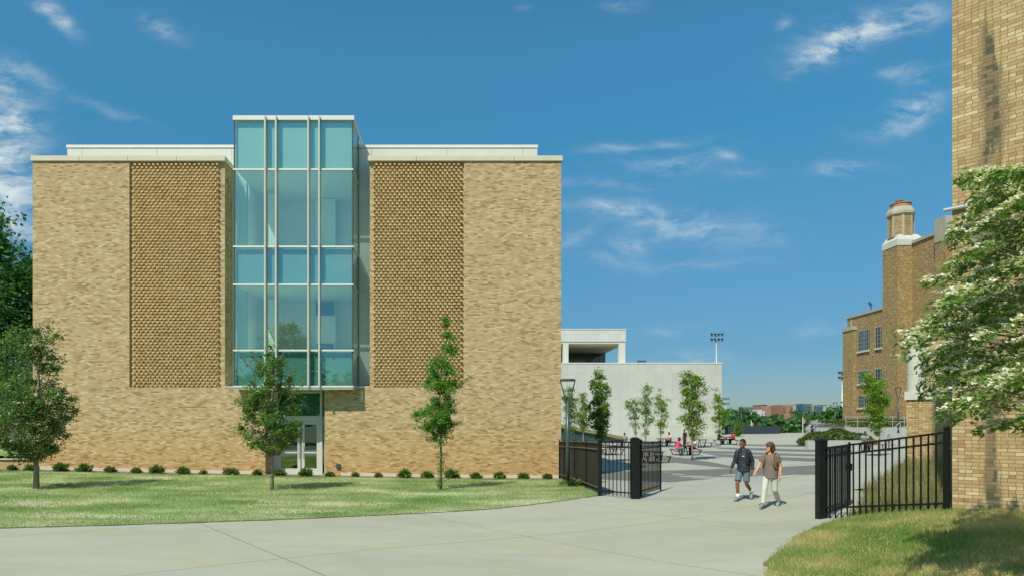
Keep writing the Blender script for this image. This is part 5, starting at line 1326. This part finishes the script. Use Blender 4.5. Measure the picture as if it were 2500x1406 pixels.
CL = [ # px, py, half-length, half-width, tilt (deg), strength
 (2090, 70, 150, 42, -22, .95), (2040, 110, 110, 22, -25, .8), (2260, 30, 70, 35, -10, .5), (2240, 275, 110, 34, -18, .75), (2290, 190, 60, 22, -12, .55), (2220, 165, 50, 16, -8, .4), (2050, 412, 80, 18, -5, .55), (2030, 805, 60, 16, 0, .35),
 (1560, 365, 110, 16, -6, .42), (1640, 415, 130, 26, -3, .35), (1520, 520, 110, 20, 8, .55), (1690, 560, 200, 36, 8, .50), (1800, 440, 60, 16, -12, .3), (1740, 400, 50, 10, 35, .3), (1545, 600, 60, 20, 0, .5), (1480, 640, 80, 14, 5, .4), (1720, 650, 130, 12, 2, .25), (1480, 460, 120, 12, 4, .25), (1660, 870, 90, 22, -4, .35), (1640, 790, 90, 14, -5, .3), (1395, 585, 50, 16, -20, .4),
 (30, 300, 80, 55, 20, .95), (10, 205, 60, 40, 10, .6), (25, 480, 90, 90, 0, .95), (-30, 380, 90, 80, 0, .8), (40, 385, 60, 20, 0, .5), (385, 78, 48, 24, 30, .6), (150, 45, 60, 20, 45, .6), (105, 20, 30, 14, 30, .5), (60, 560, 80, 30, 0, .7), (225, 270, 120, 14, 25, .25), (1520, 8, 50, 14, 0, .4), (1270, 18, 16, 10, 0, .3), (1910, 45, 18, 18, 40, .4), (90, 200, 60, 30, 30, .3)]
for (px, py, hl_, hw_, tilt, st) in CL:
    cu, cv = (px - CX) / F, (HY - py) / F; a = R(-tilt)   # picture tilt, y down
    c_, s_ = math.cos(a), math.sin(a)
    du = t.math('SUBTRACT', uw, cu); dv = t.math('SUBTRACT', vw, cv)
    e1 = t.math('DIVIDE', t.math('ADD', t.math('MULTIPLY', du, c_), t.math('MULTIPLY', dv, s_)), hl_ / F)
    e2 = t.math('DIVIDE', t.math('ADD', t.math('MULTIPLY', du, -s_), t.math('MULTIPLY', dv, c_)), hw_ / F)
    r2 = t.math('ADD', t.math('MULTIPLY', e1, e1), t.math('MULTIPLY', e2, e2))
    gss = t.math('MULTIPLY', t.math('POWER', 2.718, t.math('MULTIPLY', r2, -1.1)), st)
    total = gss if total is None else t.math('ADD', total, gss)
rm_ = t.new('Mapping'); t.put(rm_.inputs[0], t.comb(uw, vw, 0.)); rm_.inputs['Rotation'].default_value = (0, 0, R(-18)); rm_.inputs['Scale'].default_value = (9, 26, 1)
tex = t.noise(rm_.outputs[0], 1.3, 8, .66)
front = t.math('MULTIPLY', t.math('MULTIPLY', total, smooth(t, tex, .34, .74)), fw)
bn = t.noise(t.scale(dirv, (1., 1., 2.2)), 3.2, 7, .6)
backc = t.math('MULTIPLY', t.math('MULTIPLY', smooth(t, bn, .50, .70), t.math('SUBTRACT', 1.0, fw)), .95)
cm = t.math('MINIMUM', t.math('ADD', front, backc), .92)
col = t.mix(cm, skyc, (5.2, 5.8, 5.9))
bg = t.new('Background'); t.put(bg.inputs[0], col); bg.inputs[1].default_value = .128
wo = t.new('OutputWorld'); t.l.new(bg.outputs[0], wo.inputs[0])
cam = bpy.data.cameras.new('camera'); co = bpy.data.objects.new('camera', cam); COL.objects.link(co); SC.camera = co
co.location = (0, 0, EYE); co.rotation_euler = (R(90), 0, 0)
cam.sensor_fit = 'HORIZONTAL'; cam.sensor_width = 36; cam.lens = 36 * F / 2500
cam.shift_x = (1250 - CX) / 2500; cam.shift_y = (HY - 703) / 2500
cam.clip_start = .1; cam.clip_end = 9000
SC.view_settings.view_transform = 'Standard'; SC.view_settings.look = 'None'; SC.view_settings.exposure = .13; SC.view_settings.gamma = 1
SC.cycles.max_bounces = 8; SC.cycles.transparent_max_bounces = 16
